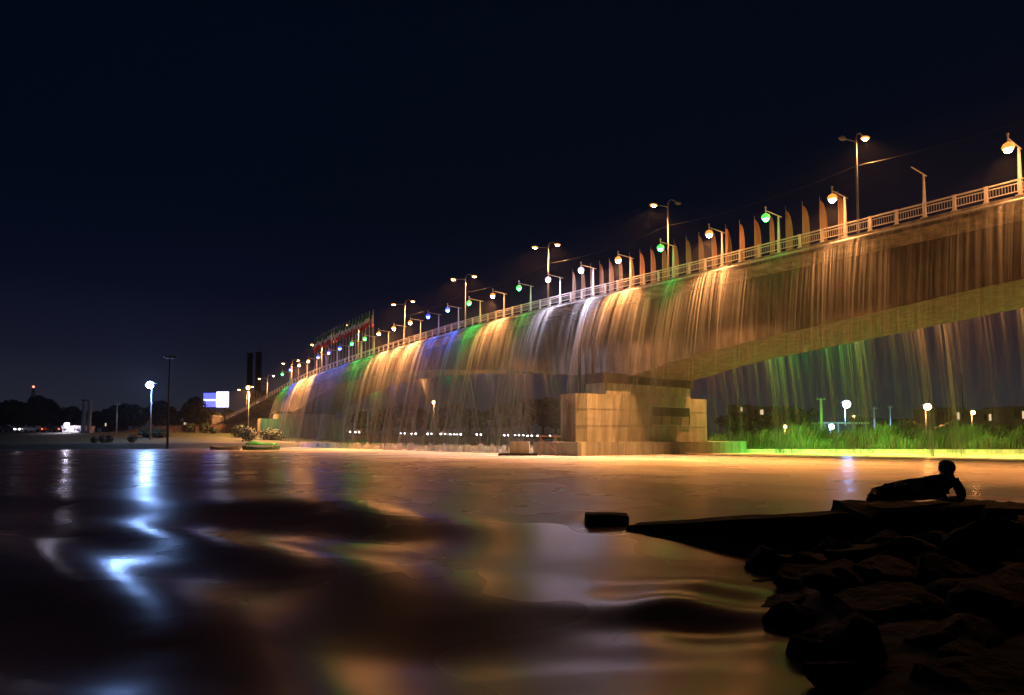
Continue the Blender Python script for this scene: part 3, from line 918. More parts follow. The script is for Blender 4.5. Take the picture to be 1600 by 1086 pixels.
def leaf_cloud(lobes, n, size, seed):
    rnd = random.Random(seed); mb = MB(); vs, fs = [], []
    tot = sum(l[3] ** 2 for l in lobes)
    for (cx, cy_, cz, r, sq) in [(*l[:4], l[4]) for l in lobes]:
        for _ in range(int(n * r * r / tot)):
            d = Vector((rnd.gauss(0, 1), rnd.gauss(0, 1), rnd.gauss(0, 1))).normalized()
            q = rnd.uniform(0.55, 1.08) ** 0.6 * r
            p = Vector((cx, cy_, cz)) + Vector((d.x * q, d.y * q, d.z * q * sq))
            nn = (d + Vector((rnd.uniform(-.8, .8), rnd.uniform(-.8, .8), rnd.uniform(-.5, .9)))).normalized()
            a = nn.orthogonal().normalized(); b = nn.cross(a)
            an = rnd.uniform(0, 6.28); a, b = a * math.cos(an) + b * math.sin(an), b * math.cos(an) - a * math.sin(an)
            s = size * rnd.uniform(0.6, 1.4)
            k = len(vs)
            vs += [p - a * s, p + b * s * 0.55, p + a * s, p - b * s * 0.55]
            fs.append((k, k + 1, k + 2, k + 3))
    return mb.add(vs, fs)
def tree_meshes(seed, H, W, leafmat, n=2600):
    rnd = random.Random(seed)
    lobes = []
    for k in range(11):
        a = rnd.uniform(0, 6.28); rr = W * rnd.uniform(0.1, 0.62); z = H * rnd.uniform(0.36, 0.86)
        rr *= 1.15 - abs(z / H - 0.55)
        lobes.append((rr * math.cos(a), rr * math.sin(a), z, W * rnd.uniform(0.28, 0.46), rnd.uniform(0.7, 0.95)))
    lobes.append((0, 0, H * 0.84, W * 0.3, 0.85))
    crown = leaf_cloud(lobes, n, 0.045 * H, seed).mesh("crown", leafmat)
    tr = MB().tube([(0, 0, -0.3), (0.05, 0, H * 0.2), (-0.1, 0.1, H * 0.45), (0, 0, H * 0.7)], [0.035 * H, 0.027 * H, 0.018 * H, 0.008 * H], 7)
    for k in range(5):
        l = lobes[k]
        tr.tube([(0, 0, H * 0.3), (l[0] * 0.5, l[1] * 0.5, (H * 0.3 + l[2]) / 2 + 0.1), (l[0], l[1], l[2])], [0.014 * H, 0.01 * H, 0.004 * H], 5)
    return crown, tr.mesh("trunk", bark)
TREES = [tree_meshes(31, 9, 4.2, leaf_dark), tree_meshes(32, 8, 4.6, leaf_dark), tree_meshes(33, 9, 3.4, leaf_green), tree_meshes(34, 7, 3.8, leaf_dark)]
THT = [9, 8, 9, 7]
def tree(px, ytop, Y, kind, label, group=None, wide=1.0):
    g = on_ground(px, Y)
    h = max(at(px, ytop, Y).z - g.z, 2.0)
    k = h / (THT[kind] * 1.07)
    o = empty("tree", g, random.uniform(0, 6.28))
    o.scale = (k * wide, k * wide, k)
    tag(o, label, "tree", group)
    link_mesh("crown", TREES[kind][0], o); link_mesh("trunk", TREES[kind][1], o)
    return o
LB = ("dark leafy tree behind the road on the left bank", "trees behind the left bank road")
for px, yt, Y, kd, w in ((8, 628, 190, 1, 1.3), (30, 622, 200, 0, 1.2), (48, 626, 185, 1, 1.3), (66, 615, 205, 0, 1.0), (84, 633, 190, 3, 1.3), (112, 631, 185, 1, 1.2), (150, 640, 210, 3, 1.2),
                         (186, 627, 190, 0, 1.1), (208, 628, 185, 1, 1.2), (250, 622, 200, 0, 1.1), (276, 640, 220, 3, 1.2), (-20, 625, 190, 0, 1.2)):
    tree(px, yt, Y, kd, *LB, wide=w)
tree(303, 615, 178, 1, "round dark tree beside the glowing billboard", wide=1.0)
tree(338, 640, 205, 3, "low dark tree under the glowing billboard", wide=1.4)
tree(362, 638, 215, 3, "small dark tree between billboard and ramp", wide=1.0)
FB = ("dark tree on the far bank behind the falling water", "trees on the far bank behind the falls")
for k, (px, yt) in enumerate(((560, 640), (585, 650), (612, 632), (640, 627), (662, 640), (690, 634), (705, 628), (735, 634), (752, 640), (775, 630), (800, 622), (826, 620), (848, 618), (868, 636), (884, 634))):
    tree(px, yt, 225 + (k * 37) % 40, (0, 1, 3)[k % 3], *FB, wide=1.35)
tree(1213, 638, 128, 0, "bushy tree lit orange by a ground lamp behind the reeds", wide=0.8)
tree(1197, 645, 138, 3, "dim orange tree next to the lamp-lit bushy tree", wide=1.0)
tree(1240, 628, 135, 2, "tall green tree between the orange-lit tree and the white pole", wide=1.0)
tree(1270, 632, 122, 2, "slim green tree next to the tall white pole", wide=0.85)
for k, (px, yt, Y) in enumerate(((1150, 640, 165), (1172, 648, 160), (1355, 648, 130), (1375, 650, 124), (1405, 652, 128), (1425, 655, 122), (1490, 655, 112), (1530, 662, 108), (1570, 662, 110), (1605, 660, 112))):
    tree(px, yt, Y, (1, 3, 0)[k % 3], "low dark tree behind the reed bank", "low trees behind the reed bank", wide=1.6)

def bush_mesh(seed, R):
    return leaf_cloud([(0, 0, R * 0.8, R, 0.95), (R * 0.3, 0.1, R * 1.1, R * 0.7, 0.9), (-R * 0.3, -0.1, R * 0.7, R * 0.8, 0.8)], 700, 0.13 * R, seed), MB().tube([(0, 0, -0.2), (0.02, 0, R * 0.5), (0, 0, R)], [0.09, 0.07, 0.04], 5)
BUSH = []
for k in range(3):
    a, b = bush_mesh(50 + k, 1.0); BUSH.append((a.mesh("foliage", leaf_dark), b.mesh("stem", bark)))
def bush(px, Y, R, k, label, group=None, wide=1.0):
    g = on_ground(px, Y); o = empty("bush", g, random.uniform(0, 6)); o.scale = (R * wide, R * wide, R)
    tag(o, label, "bush", group); link_mesh("foliage", BUSH[k][0], o); link_mesh("stem", BUSH[k][1], o)
for k, (px, Y, R) in enumerate(((147, 112, 0.65), (161, 113, 0.75), (171, 114, 0.75), (207, 115, 0.8))):
    bush(px, Y, R, k % 3, "clipped round bush on the grass by the river", "round bushes on the left river grass", 0.9)
for k, (px, Y, R) in enumerate(((295, 150, 1.3), (320, 151, 1.3), (333, 149, 0.9))):
    bush(px, Y, R, k % 3, "bush against the painted retaining wall", "bushes against the retaining wall")
for k, px in enumerate((228, 236, 244, 253)):
    bush(px, 128, 1.0, k % 3, "bush of the low hedge beside the lit lamp mast", "hedge beside the lit lamp mast", 1.5)
bush(375, 142, 1.5, 1, "dark shrub between the ramp column and the retaining wall", None, 1.2)
bush(388, 130, 1.6, 2, "dark shrub in front of the ramp column, close to the water", None, 1.0)
bush(425, 140, 1.4, 0, "spreading dark shrub under the mural wall", None, 1.9)

# reeds on the right bank
rnd = random.Random(5); vs, fs = [], []
for _ in range(15000):
    u = rnd.random()
    x = 24.5 + 62 * u
    depth = rnd.random() ** 0.8 * 9
    y = 79.6 - 0.035 * (x - 26) + depth
    prof = 0.45 + 0.55 * min(1, (x - 24.5) / 7.0)
    h = (1.5 + 1.9 * min(1, depth / 4)) * rnd.uniform(0.5, 1.12) * prof * (0.78 + 0.38 * math.sin(x * 0.9 + 2 * math.sin(y * 0.5)) * math.sin(x * 0.31 + y * 0.6))
    a = rnd.gauss(0.5, 0.7) + 0.8 * math.sin(x * 0.6); lean = h * rnd.uniform(0.12, 0.55); w = rnd.uniform(0.035, 0.085)
    dx, dy = math.cos(a), math.sin(a) * 0.8
    g = 0.25 + 0.05 * depth; k = len(vs)
    sx, sy = -dy * w + 0.02, dx * w
    for f in (0.0, 0.45, 0.8):
        cx, cy_, cz = x + dx * lean * f * f, y + dy * lean * f * f, g + h * (f - 0.16 * f * f)
        ww = 1 - 0.5 * f
        vs += [(cx - sx * ww, cy_ - sy * ww, cz), (cx + sx * ww, cy_ + sy * ww, cz)]
    vs.append((x + dx * lean * 1.25, y + dy * lean * 1.25, g + h * 0.86))
    fs += [(k, k + 1, k + 3, k + 2), (k + 2, k + 3, k + 5, k + 4), (k + 4, k + 5, k + 6)]
reeds = MB().add(vs, fs).build("reeds", leaf_material("reed_leaves", (0.022, 0.042, 0.010), (0.055, 0.082, 0.022)), recalc=False)
tag(reeds, "dense band of leafy green reeds along the right bank", "reeds", kind="stuff")
# concrete edging strip at the foot of the reeds
mb = MB()
for i in range(1):
    vs = []
    for x in (26.8, 50, 75, 110, 160):
        y = 79.85 - (x - 26) * 3 / 84
        vs += [(x, y - 0.9, -0.6), (x, y + 1.0, -0.6), (x, y + 1.0, 0.40), (x, y - 0.75, 0.36)]
    fs = []
    for i in range(4):
        for k in range(4):
            a, b = i * 4 + k, i * 4 + (k + 1) % 4
            fs.append((a, b, b + 4, a + 4))
    fs += [(3, 2, 1, 0), (16, 17, 18, 19)]
    mb.add(vs, fs)
o = mb.build("river_path", pier_mat); o["kind"] = "structure"

# ------------------------------------------------------------------ lamps, masts and poles on the banks
def bank_lamp(name, px, py, Y, colour, strength, power, label, R=0.32, cat="lamp post", arm=0.0, radius=0.3, ground=None):
    top = at(px, py, Y); g = gz(top.x, Y) if ground is None else ground
    o = empty(name, (top.x, Y, g)); tag(o, label, cat)
    h = top.z - g
    MB().tube([(0, 0, -0.2), (0, 0, h * 0.5), (0, 0, h + 0.35)], [0.15, 0.11, 0.08], 8).build("pole", galv, o, smooth=True, origin=(0, 0, 0))
    MB().box((0, 0.0, h + 0.42), (R * 2.4, R * 1.6, 0.16), 0, 0.7).build("lamp_head", galv, o, origin=(0, 0, 0))
    b = MB().ball((0, -0.30 - R * 0.6, h), (R, R * 0.8, R), 12, 8).build("lens", glow("lit_%s_%d" % (colour, strength), LAMP[colour], strength), o, smooth=True, origin=(0, 0, 0))
    if power > 0:
        d = bpy.data.lights.new("bulb", 'POINT' if px == 237 else 'SPOT'); d.energy = power
        if px != 237: d.spot_size = RAD(160); d.spot_blend = 0.3
        d.energy = power; d.color = LAMP[colour]; d.shadow_soft_size = radius
        q = bpy.data.objects.new("bulb", d); q.location = (0, -0.36 - R * 1.5, h - 0.1); COL.objects.link(q); q.parent = o
    return o
bank_lamp("lamp_mast", 237, 602, 122, "cool", 110, 5500, "tall mast with dazzling blue white floodlight on the left bank", 0.62)
bank_lamp("lamp_mast", 1320, 632, 112, "cool", 70, 7000, "mast with dazzling blue white floodlight behind the reeds", 0.62)
bank_lamp("lamp_mast", 1446, 636, 118, "orange", 70, 6000, "mast with bright orange floodlight behind the reeds", 0.58)
bank_lamp("lamp_mast", 1518, 645, 150, "orange", 60, 2500, "lamp post in front of the low beige building", 0.42)
bank_lamp("lamp_mast", 389, 606, 152, "orange", 12, 26000, "orange street lamp in front of the dark twin towers", 0.45, arm=1)
bank_lamp("lamp_mast", 678, 629, 190, "orange", 60, 1500, "orange street lamp on the far bank seen through the falls", 0.42)
bank_lamp("lamp_mast", 1333, 652, 140, "orange", 30, 300, "small red orange lamp beside the white floodlight mast", 0.3)
bank_lamp("garden_lamp", 1226, 667, 124, "orange", 40, 900, "low orange ground lamp at the foot of the orange-lit tree", 0.3)
bank_lamp("garden_lamp", 1297, 667, 104, "cool", 60, 900, "low white lamp in front of the pale pavilion", 0.4)
bank_lamp("garden_lamp", 107, 664, 140, "white", 80, 1200, "low white lamp standing on the pale kiosk forecourt", 0.42)
# unlit high mast with a crown ring
p = at(265, 560, 108); g = gz(p.x, 108)
o = empty("high_mast", (p.x, 108, g)); tag(o, "tall thin unlit mast with a ring of lamp heads by the river", "mast")
h = p.z - g
MB().tube([(0, 0, -0.2), (0, 0, h)], [0.2, 0.08], 8).build("pole", dark_metal, o, origin=(0, 0, 0), smooth=True)
MB().prism([(0.75 * math.cos(a), 0.75 * math.sin(a)) for a in np.arange(0, 6.28, 0.785)], h, h + 0.18).build("crown_ring", dark_metal, o, origin=(0, 0, 0))
for k in range(6):
    a = k * math.pi / 3
    MB().box((0.85 * math.cos(a), 0.85 * math.sin(a), h + 0.3), (0.34, 0.34, 0.28), a, 0.7).build("lamp_head", dark_metal, o, origin=(0, 0, 0))
# pair of square monument columns
for px, lab in ((131.5, "square pale column of the pair, with the dark cap"), (140.5, "square pale column of the pair, the plain one")):
    top = at(px, 626, 138); g = gz(top.x, 138)
    o = empty("stone_column", (top.x, 138, g)); tag(o, lab, "column")
    h = top.z - g
    MB().box((0, 0, h / 2 - 0.1), (0.62, 0.62, h), 0, 0.85).build("shaft", concrete, o, origin=(0, 0, 0))
    MB().box((0, 0, 0.25), (1.0, 1.0, 0.5)).build("plinth", concrete, o, origin=(0, 0, 0))
    MB().box((0, 0, h + 0.05), (0.75, 0.75, 0.3)).build("cap", dark_metal if px < 135 else concrete, o, origin=(0, 0, 0))
def t_pole(px, ytop, Y, label, w=1.6, mat=white_paint, r=0.2, group=None):
    top = at(px, ytop, Y); g = gz(top.x, Y); h = top.z - g
    o = empty("utility_pole", (top.x, Y, g)); tag(o, label, "pole", group)
    MB().tube([(0, 0, -0.2), (0, 0, h)], [r, r * 0.6], 8).build("pole", mat, o, origin=(0, 0, 0), smooth=True)
    MB().box((0, 0, h), (w, 0.12, 0.12)).build("cross_arm", mat, o, origin=(0, 0, 0))
    for k in (-0.4, 0, 0.4):
        MB().tube([(k * w, 0, h + 0.05), (k * w, 0, h + 0.22)], 0.05, 6).build("insulator", mat, o, origin=(0, 0, 0))
t_pole(1283, 624, 100, "tall white tapering pole with a short cross arm between green trees", 1.3, r=0.26)
t_pole(1366, 638, 116, "white pole with cross arm and two legs behind the reeds", 1.1)
t_pole(1391, 636, 112, "thin white pole near the orange floodlight mast", 0.9, r=0.13)
t_pole(183, 632, 135, "plain grey pole among the dark left bank trees", 0.8, galv, 0.13)
t_pole(575, 640, 150, "slim pole with a pair of small lamps by the far pier", 2.6, galv, 0.12)
t_pole(1503, 585, 170, "very tall thin dark mast behind the low beige building", 0.8, dark_metal, 0.16)
# lattice mast with a red beacon
p = at(52, 606, 260); g = gz(p.x, 260)
o = empty("lattice_mast", (p.x, 260, g)); tag(o, "lattice mast with a red beacon above the dark trees", "mast")
h = p.z - g; mb = MB()
for sx in (-1, 1):
    for sy in (-1, 1):
        mb.tube([(sx * 1.0, sy * 1.0, -0.2), (sx * 0.25, sy * 0.25, h)], 0.09, 5)
for k in range(12):
    z0, z1 = h * k / 12, h * (k + 1) / 12
    a, b = 1.0 - 0.75 * k / 12, 1.0 - 0.75 * (k + 1) / 12
    mb.tube([(-a, -a, z0), (b, -b, z1)], 0.05, 4).tube([(a, a, z0), (-b, b, z1)], 0.05, 4).tube([(a, -a, z0), (b, b, z1)], 0.05, 4)
mb.build("lattice", dark_metal, o, origin=(0, 0, 0))
MB().ball((0, 0, h + 0.4), 0.4, 8, 6).build("beacon", glow("red_beacon", (1.0, 0.18, 0.12), 6), o, origin=(0, 0, 0))

# ------------------------------------------------------------------ billboard, towers, buildings
c = at(338, 625, 190); g = gz(c.x, 190)
o = empty("billboard", (c.x, 190, g)); tag(o, "glowing billboard, one panel blue and one white, above the dark trees", "billboard")
zc = c.z - g
blue_panel = bpy.data.materials.new("lit_blue_panel"); blue_panel.use_nodes = True
n, l = blue_panel.node_tree.nodes, blue_panel.node_tree.links
tc = n.new("ShaderNodeTexCoord"); sp = n.new("ShaderNodeSeparateXYZ"); rp = n.new("ShaderNodeValToRGB"); rp.color_ramp.interpolation = 'CONSTANT'
e = rp.color_ramp.elements; e[0].color = (0.10, 0.12, 1.0, 1); e[1].position = 0.42; e[1].color = (0.55, 0.62, 1.0, 1)
k_ = e.new(0.56); k_.color = (0.08, 0.10, 1.0, 1)
l.new(tc.outputs["Generated"], sp.inputs[0]); l.new(sp.outputs["Z"], rp.inputs[0]); l.new(rp.outputs[0], n["Principled BSDF"].inputs["Emission Color"])
n["Principled BSDF"].inputs["Emission Strength"].default_value = 2.2
MB().box((-1.75, 0, zc), (3.6, 0.3, 3.9)).build("screen", blue_panel, o, origin=(0, 0, 0))["label"] = "blue lit panel with a pale stripe"
MB().box((1.75, -0.1, zc + 0.15), (3.3, 0.3, 4.3)).build("screen", glow("lit_white_panel", (0.72, 0.74, 1.0), 3.5), o, origin=(0, 0, 0))["label"] = "white lit panel"
MB().box((0, 0.35, zc), (7.3, 0.3, 4.6)).build("frame", dark_metal, o, origin=(0, 0, 0))
for x in (-2.2, 2.2):
    MB().tube([(x, 0.6, -0.3), (x, 0.6, zc)], 0.2, 6).build("leg", dark_metal, o, origin=(0, 0, 0))
wall_dark = surf("dark_tower_wall", (0.03, 0.03, 0.035), (0.05, 0.05, 0.055), 0.3, 0.8, 0.1)
wall_beige = surf("beige_render", (0.36, 0.29, 0.22), (0.46, 0.38, 0.29), 0.6, 0.85, 0.1)
glass_dark = surf("dark_window_glass", (0.015, 0.018, 0.022), (0.03, 0.035, 0.04), 2, 0.15, 0)
win_lit = glow("lit_window", (1.0, 0.72, 0.42), 0.9)
def building(name, px0, px1, ytop, Y, deep, wall, floors, cols, label, lit=(), cat="building", rz=0.0, winw=0.55, parapet=0.5):
    a, b = at(px0, ytop, Y), at(px1, ytop, Y)
    cx, w = (a.x + b.x) / 2, b.x - a.x
    g = gz(cx, Y); h = a.z - g
    o = empty(name, (cx, Y, g)); tag(o, label, cat)
    MB().box((0, deep / 2, h / 2 - 0.3), (w, deep, h + 0.6)).build("wall", wall, o, origin=(0, 0, 0))
    MB().box((0, deep / 2, h + parapet / 2 + 0.003), (w + 0.3, deep + 0.3, parapet)).build("roof", wall, o, origin=(0, 0, 0))
    fh, cw = h / floors, w / cols
    pane_d = MB().box((0, 0, 0), (cw * winw, 0.12, fh * 0.5)).mesh("pane", glass_dark)
    pane_l = MB().box((0, 0, 0), (cw * winw, 0.12, fh * 0.5)).mesh("pane", win_lit)
    fr = MB()
    for sx in (-1, 1): fr.box((sx * (cw * winw / 2 + 0.06), 0, 0), (0.12, 0.2, fh * 0.5 + 0.24))
    for sz in (-1, 1): fr.box((0, 0, sz * (fh * 0.25 + 0.06)), (cw * winw, 0.2, 0.12))
    frame = fr.mesh("window", wall)
    for i in range(floors):
        for j in range(cols):
            q = (-w / 2 + (j + 0.5) * cw, -0.08, (i + 0.55) * fh)
            wd = link_mesh("window", frame, o, q)
            link_mesh("pane", pane_l if (i, j) in lit else pane_d, wd, (0, 0.03, 0))
    return o
building("tower", 386, 392.5, 553, 430, 3, wall_dark, 14, 3, "dark slender tower of the pair, rising beside its twin behind the ramp", {(5, 1), (2, 0), (3, 2)}, "tower")
building("tower", 399.5, 406.5, 551, 430, 3, wall_dark, 14, 3, "slightly taller dark tower of the pair behind the ramp", {(4, 2), (1, 1)}, "tower")
building("apartment_building", 384, 410, 612, 425, 8, wall_beige, 5, 6, "lower block with some lit windows at the foot of the twin towers", {(4, 1), (3, 4), (1, 2), (1, 5)})
building("apartment_building", 1535, 1580, 643, 175, 10, wall_beige, 2, 6, "low beige building with a row of windows beside the orange lamp", {(1, 1)})
building("apartment_building", 1582, 1640, 638, 168, 10, wall_beige, 2, 5, "larger beige building at the end of the row behind the reeds", {(1, 1)})
building("apartment_building", 1462, 1508, 640, 178, 10, wall_beige, 2, 6, "beige building lit by the orange floodlight behind the trees", {(1, 4)})
building("apartment_building", 1150, 1172, 634, 260, 10, wall_beige, 4, 4, "distant apartment block beyond the pier", {(3, 1)})
building("apartment_building", 1176, 1232, 637, 250, 12, wall_beige, 3, 6, "distant brownish block behind the orange-lit tree", {(2, 1)})
building("apartment_building", 160, 176, 641, 240, 10, wall_dark, 4, 4, "dim block half hidden by the left bank trees", {(1, 1)})
building("house", 286, 302, 656, 185, 6, surf("pale_render", (0.5, 0.48, 0.46), (0.6, 0.58, 0.55), 1, 0.8, 0.1), 1, 2, "small pale house behind the retaining wall", {(0, 0)}, "house")
building("house", 310, 332, 651, 195, 6, MATS["pale_render"], 1, 3, "pale low house under the billboard", (), "house")
# kiosk on the left bank and pavilion on the right bank
building("kiosk", 97, 128, 669, 141, 4, MATS["pale_render"], 1, 3, "small pale kiosk beside the pair of columns", {(0, 1)}, "kiosk")
c = at(1322, 661, 106); g = gz(c.x, 106)
o = empty("pavilion", (c.x, 106, g)); tag(o, "pale open pavilion with flat roof behind the reeds", "pavilion")
h = c.z - g
MB().box((0, 2, h), (7.2, 4.4, 0.28)).build("roof", white_paint, o, origin=(0, 0, 0))
for x in (-3.2, -1.1, 1.1, 3.2):
    for y in (0.2, 3.8):
        MB().tube([(x, y, -0.2), (x, y, h - 0.1)], 0.1, 6).build("column", white_paint, o, origin=(0, 0, 0))
MB().box((0, 3.4, h * 0.45), (6.2, 0.2, h * 0.9)).build("back_wall", MATS["pale_render"], o, origin=(0, 0, 0))

# ------------------------------------------------------------------ road on the left bank, cars
mb = MB(); vs, fs = [], []
ry = [(-300, 152), (-200, 150), (-140, 149), (-105, 147), (-82, 150)]
for (x, y) in ry:
    for dy in (0, 7):
        vs.append((x, y + dy, max(gz(x, y), gz(x, y + dy)) + 0.06))
for i in range(len(ry) - 1): fs.append((2 * i, 2 * i + 2, 2 * i + 3, 2 * i + 1))
mb.add(vs, fs).build("road", asphalt)["kind"] = "structure"
def car_parts(paint):
    prof = [(-2.1, 0.35), (-2.1, 0.75), (-1.95, 0.92), (-1.2, 0.98), (-0.7, 1.42), (0.75, 1.42), (1.3, 1.0), (2.0, 0.85), (2.15, 0.6), (2.1, 0.32)]
    def ext(pr, w, mb):
        n = len(pr); vs = [(x, -w, z) for x, z in pr] + [(x, w, z) for x, z in pr]
        fs = [tuple(range(n)), tuple(range(2 * n - 1, n - 1, -1))] + [(i, n + i, n + (i + 1) % n, (i + 1) % n) for i in range(n)]
        return mb.add(vs, fs)
    body = ext(prof, 0.85, MB()).mesh("body", paint)
    win = ext([(-1.08, 1.02), (-0.66, 1.37), (0.72, 1.37), (1.18, 1.03)], 0.862, MB()).mesh("side_window", glass_dark)
    wh = MB().tube([(0, -0.1, 0), (0, 0.1, 0)], 0.32, 12).mesh("wheel", bearing_mat)
    hl = MB().ball((0, 0, 0), (0.1, 0.2, 0.13), 8, 6)
    return body, win, wh, hl.mesh("headlight", glow("lit_headlight", (0.95, 0.9, 1.0), 40)), hl.mesh("tail_light", glow("lit_tail_light", (1.0, 0.08, 0.03), 8))
car_white = car_parts(surf("white_car_paint", (0.6, 0.6, 0.6), (0.66, 0.66, 0.66), 2, 0.3, 0))
car_grey = car_parts(surf("grey_car_paint", (0.12, 0.12, 0.13), (0.15, 0.15, 0.16), 2, 0.3, 0))
def car(x, y, rz, parts, label, group=None, z=None):
    o = empty("car", (x, y, (gz(x, y) if z is None else z) + 0.07), rz); tag(o, label, "car", group)
    link_mesh("body", parts[0], o); link_mesh("side_window", parts[1], o)
    for sx in (-1.3, 1.35):
        for sy in (-0.8, 0.8): link_mesh("wheel", parts[2], o, (sx, sy, 0.32))
    for sy in (-0.6, 0.6):
        link_mesh("headlight", parts[3], o, (2.12, sy, 0.68)); link_mesh("tail_light", parts[4], o, (-2.1, sy, 0.72))
p = at(46, 675, 151); car(p.x, 152.5, RAD(180), car_white, "white car on the left bank road, by the dark trees")
p = at(8, 675, 151); car(p.x, 152.0, RAD(-8), car_grey, "grey car with lit headlights on the left bank road")
p = at(72, 675, 151); car(p.x, 153, RAD(172), car_grey, "grey car showing tail lights on the left bank road")
# cars along the far bank, headlights towards the river
for k, px in enumerate((545, 563, 632, 646, 676, 692, 703, 720, 745, 786, 803, 815, 832, 842, 860, 869)):
    x = at(px, 678, 190).x
    car(x, 190 + (k % 3) * 0.7, RAD(-90 + random.uniform(-28, 28)), (car_grey, car_white)[k % 2],
        ("grey", "white")[k % 2] + " car with lit headlights on the far bank seen through the falls", ("grey", "white")[k % 2] + " cars on the far bank")

# ------------------------------------------------------------------ boats at the left bank
def boat(px, Y, L, B, label, hullmat, canopy=None, rz=0.0):
    x = at(px, 700, Y).x
    o = empty("boat", (x, Y, -0.05), rz); tag(o, label, "boat")
    vs, fs = [], []; n = 11
    for i in range(n):
        u = i / (n - 1) * 2 - 1
        b = B / 2 * (1 - abs(u) ** 2.6) ** 0.7 + 0.02; sheer = 0.42 + 0.28 * u * u
        vs += [(u * L / 2, -b, sheer), (u * L / 2 * 0.94, -b * 0.6, -0.12), (u * L / 2 * 0.94, b * 0.6, -0.12), (u * L / 2, b, sheer), (u * L / 2 * 0.96, b * 0.85, sheer - 0.04), (u * L / 2 * 0.93, b * 0.5, 0.05), (u * L / 2 * 0.93, -b * 0.5, 0.05), (u * L / 2 * 0.96, -b * 0.85, sheer - 0.04)]
    for i in range(n - 1):
        for k in range(8):
            a, b = i * 8 + k, i * 8 + (k + 1) % 8
            fs.append((a, b, b + 8, a + 8))
    fs += [tuple(range(8)), tuple((n - 1) * 8 + k for k in range(7, -1, -1))]
    MB().add(vs, fs).build("hull", hullmat, o, origin=(0, 0, 0))
    for u in (-0.25, 0.2):
        MB().box((u * L, 0, 0.34), (0.25, B * 0.7, 0.05)).build("thwart", bark, o, origin=(0, 0, 0))
    if canopy:
        vs, fs = [], []
        for i in range(9):
            f = i / 8
            for j in range(7):
                a = math.pi * j / 6
                vs.append(((f - 0.5) * L * 0.75, -math.cos(a) * B * 0.48, 0.75 + math.sin(a) * 0.55 * (0.5 + 0.5 * math.sin(math.pi * min(1, f * 1.6 + 0.1)))))
        for i in range(8):
            for j in range(6):
                a = i * 7 + j; fs.append((a, a + 1, a + 8, a + 7))
        c = MB().add(vs, fs).build("canopy", canopy, o, origin=(0, 0, 0), smooth=True)
        md = c.modifiers.new("thick", 'SOLIDIFY'); md.thickness = 0.04
        for sx in (-0.33, 0.33):
            for sy in (-0.45, 0.45):
                MB().tube([(sx * L, sy * B, 0.3), (sx * L, sy * B, 0.95)], 0.03, 5).build("canopy_post", galv, o, origin=(0, 0, 0))
boat(408, 99, 5.4, 1.7, "moored boat with green canopy in front of the far pier", surf("green_hull", (0.04, 0.16, 0.06), (0.06, 0.22, 0.09), 2, 0.5, 0.1), surf("green_canvas", (0.06, 0.42, 0.10), (0.09, 0.55, 0.14), 2, 0.7, 0.1), RAD(8))
boat(352, 100, 4.8, 1.4, "low open rowing boat moored beside the green canopied one", surf("pale_hull", (0.3, 0.3, 0.3), (0.42, 0.42, 0.42), 2, 0.5, 0.1), None, RAD(-4))

# ------------------------------------------------------------------ concrete block and steel frame beside the near pier
c = BR(88.5, -8.6, 0)
o = empty("concrete_block", (c[0], c[1], -0.3)); tag(o, "square concrete block standing in the water beside the near pier", "block")
MB().prism([(c[0] + dx, c[1] + dy) for dx, dy in ((-1.0, -0.7), (0.9, -0.8), (1.0, 0.7), (-0.9, 0.8))], -0.3, 1.35, 0.96).build("block", pier_mat, o)
MB().prism([(c[0] + dx * 1.9, c[1] + dy * 1.7) for dx, dy in ((-1.2, -0.7), (0.9, -0.9), (1.0, 0.7), (-0.9, 0.8))], -0.5, 0.22, 0.9).build("footing", old_concrete, o)
c = BR(86.2, -7.2, 0)
o = empty("steel_frame", (c[0], c[1], 0)); tag(o, "rusty steel frame leaning between concrete block and pier slab", "frame")
rust = surf("rusty_steel", (0.12, 0.07, 0.04), (0.25, 0.15, 0.09), 4, 0.7, 0.3)
for dx in (0, 1.5):
    MB().box((c[0] + dx - 0.6, c[1], 0.7), (0.14, 0.14, 2.2)).build("upright", rust, o)
MB().box((c[0] + 0.3, c[1], 1.84), (2.2, 0.16, 0.14)).build("top_bar", rust, o)
MB().tube([(c[0] - 0.6, c[1], 1.7), (c[0] + 0.9, c[1], 0.3)], 0.06, 6).build("brace", rust, o)

# ------------------------------------------------------------------ near bank: broken pile, blocks, boulders
def rough_box(name, corners, mat, label, cat, amp=0.03, cuts=7, seed=1, group=None):
    """corners: 8 points (bottom 4, top 4); cut finely and roughened"""
    bm = bmesh.new()
    vs = [bm.verts.new(c) for c in corners]
    for f in ((3, 2, 1, 0), (4, 5, 6, 7), (0, 1, 5, 4), (1, 2, 6, 5), (2, 3, 7, 6), (3, 0, 4, 7)):
        bm.faces.new([vs[i] for i in f])
    bmesh.ops.subdivide_edges(bm, edges=bm.edges[:], cuts=cuts, use_grid_fill=True)
    for v in bm.verts:
        q = v.co * 2.3 + Vector((seed * 3.1, seed, 0))
        v.co += Vector((mnoise.noise(q), mnoise.noise(q + Vector((9, 0, 0))), mnoise.noise(q + Vector((0, 9, 0))))) * amp
        q *= 3.5
        v.co += Vector((mnoise.noise(q), mnoise.noise(q + Vector((9, 0, 0))), mnoise.noise(q + Vector((0, 9, 0))))) * amp * 0.5
    bmesh.ops.recalc_face_normals(bm, faces=bm.faces)
    me = bpy.data.meshes.new(name); bm.to_mesh(me); bm.free(); me.materials.append(mat)
    o = link_mesh(name, me); tag(o, label, cat, group); return o
def A(px, py, Y): return tuple(at(px, py, Y))
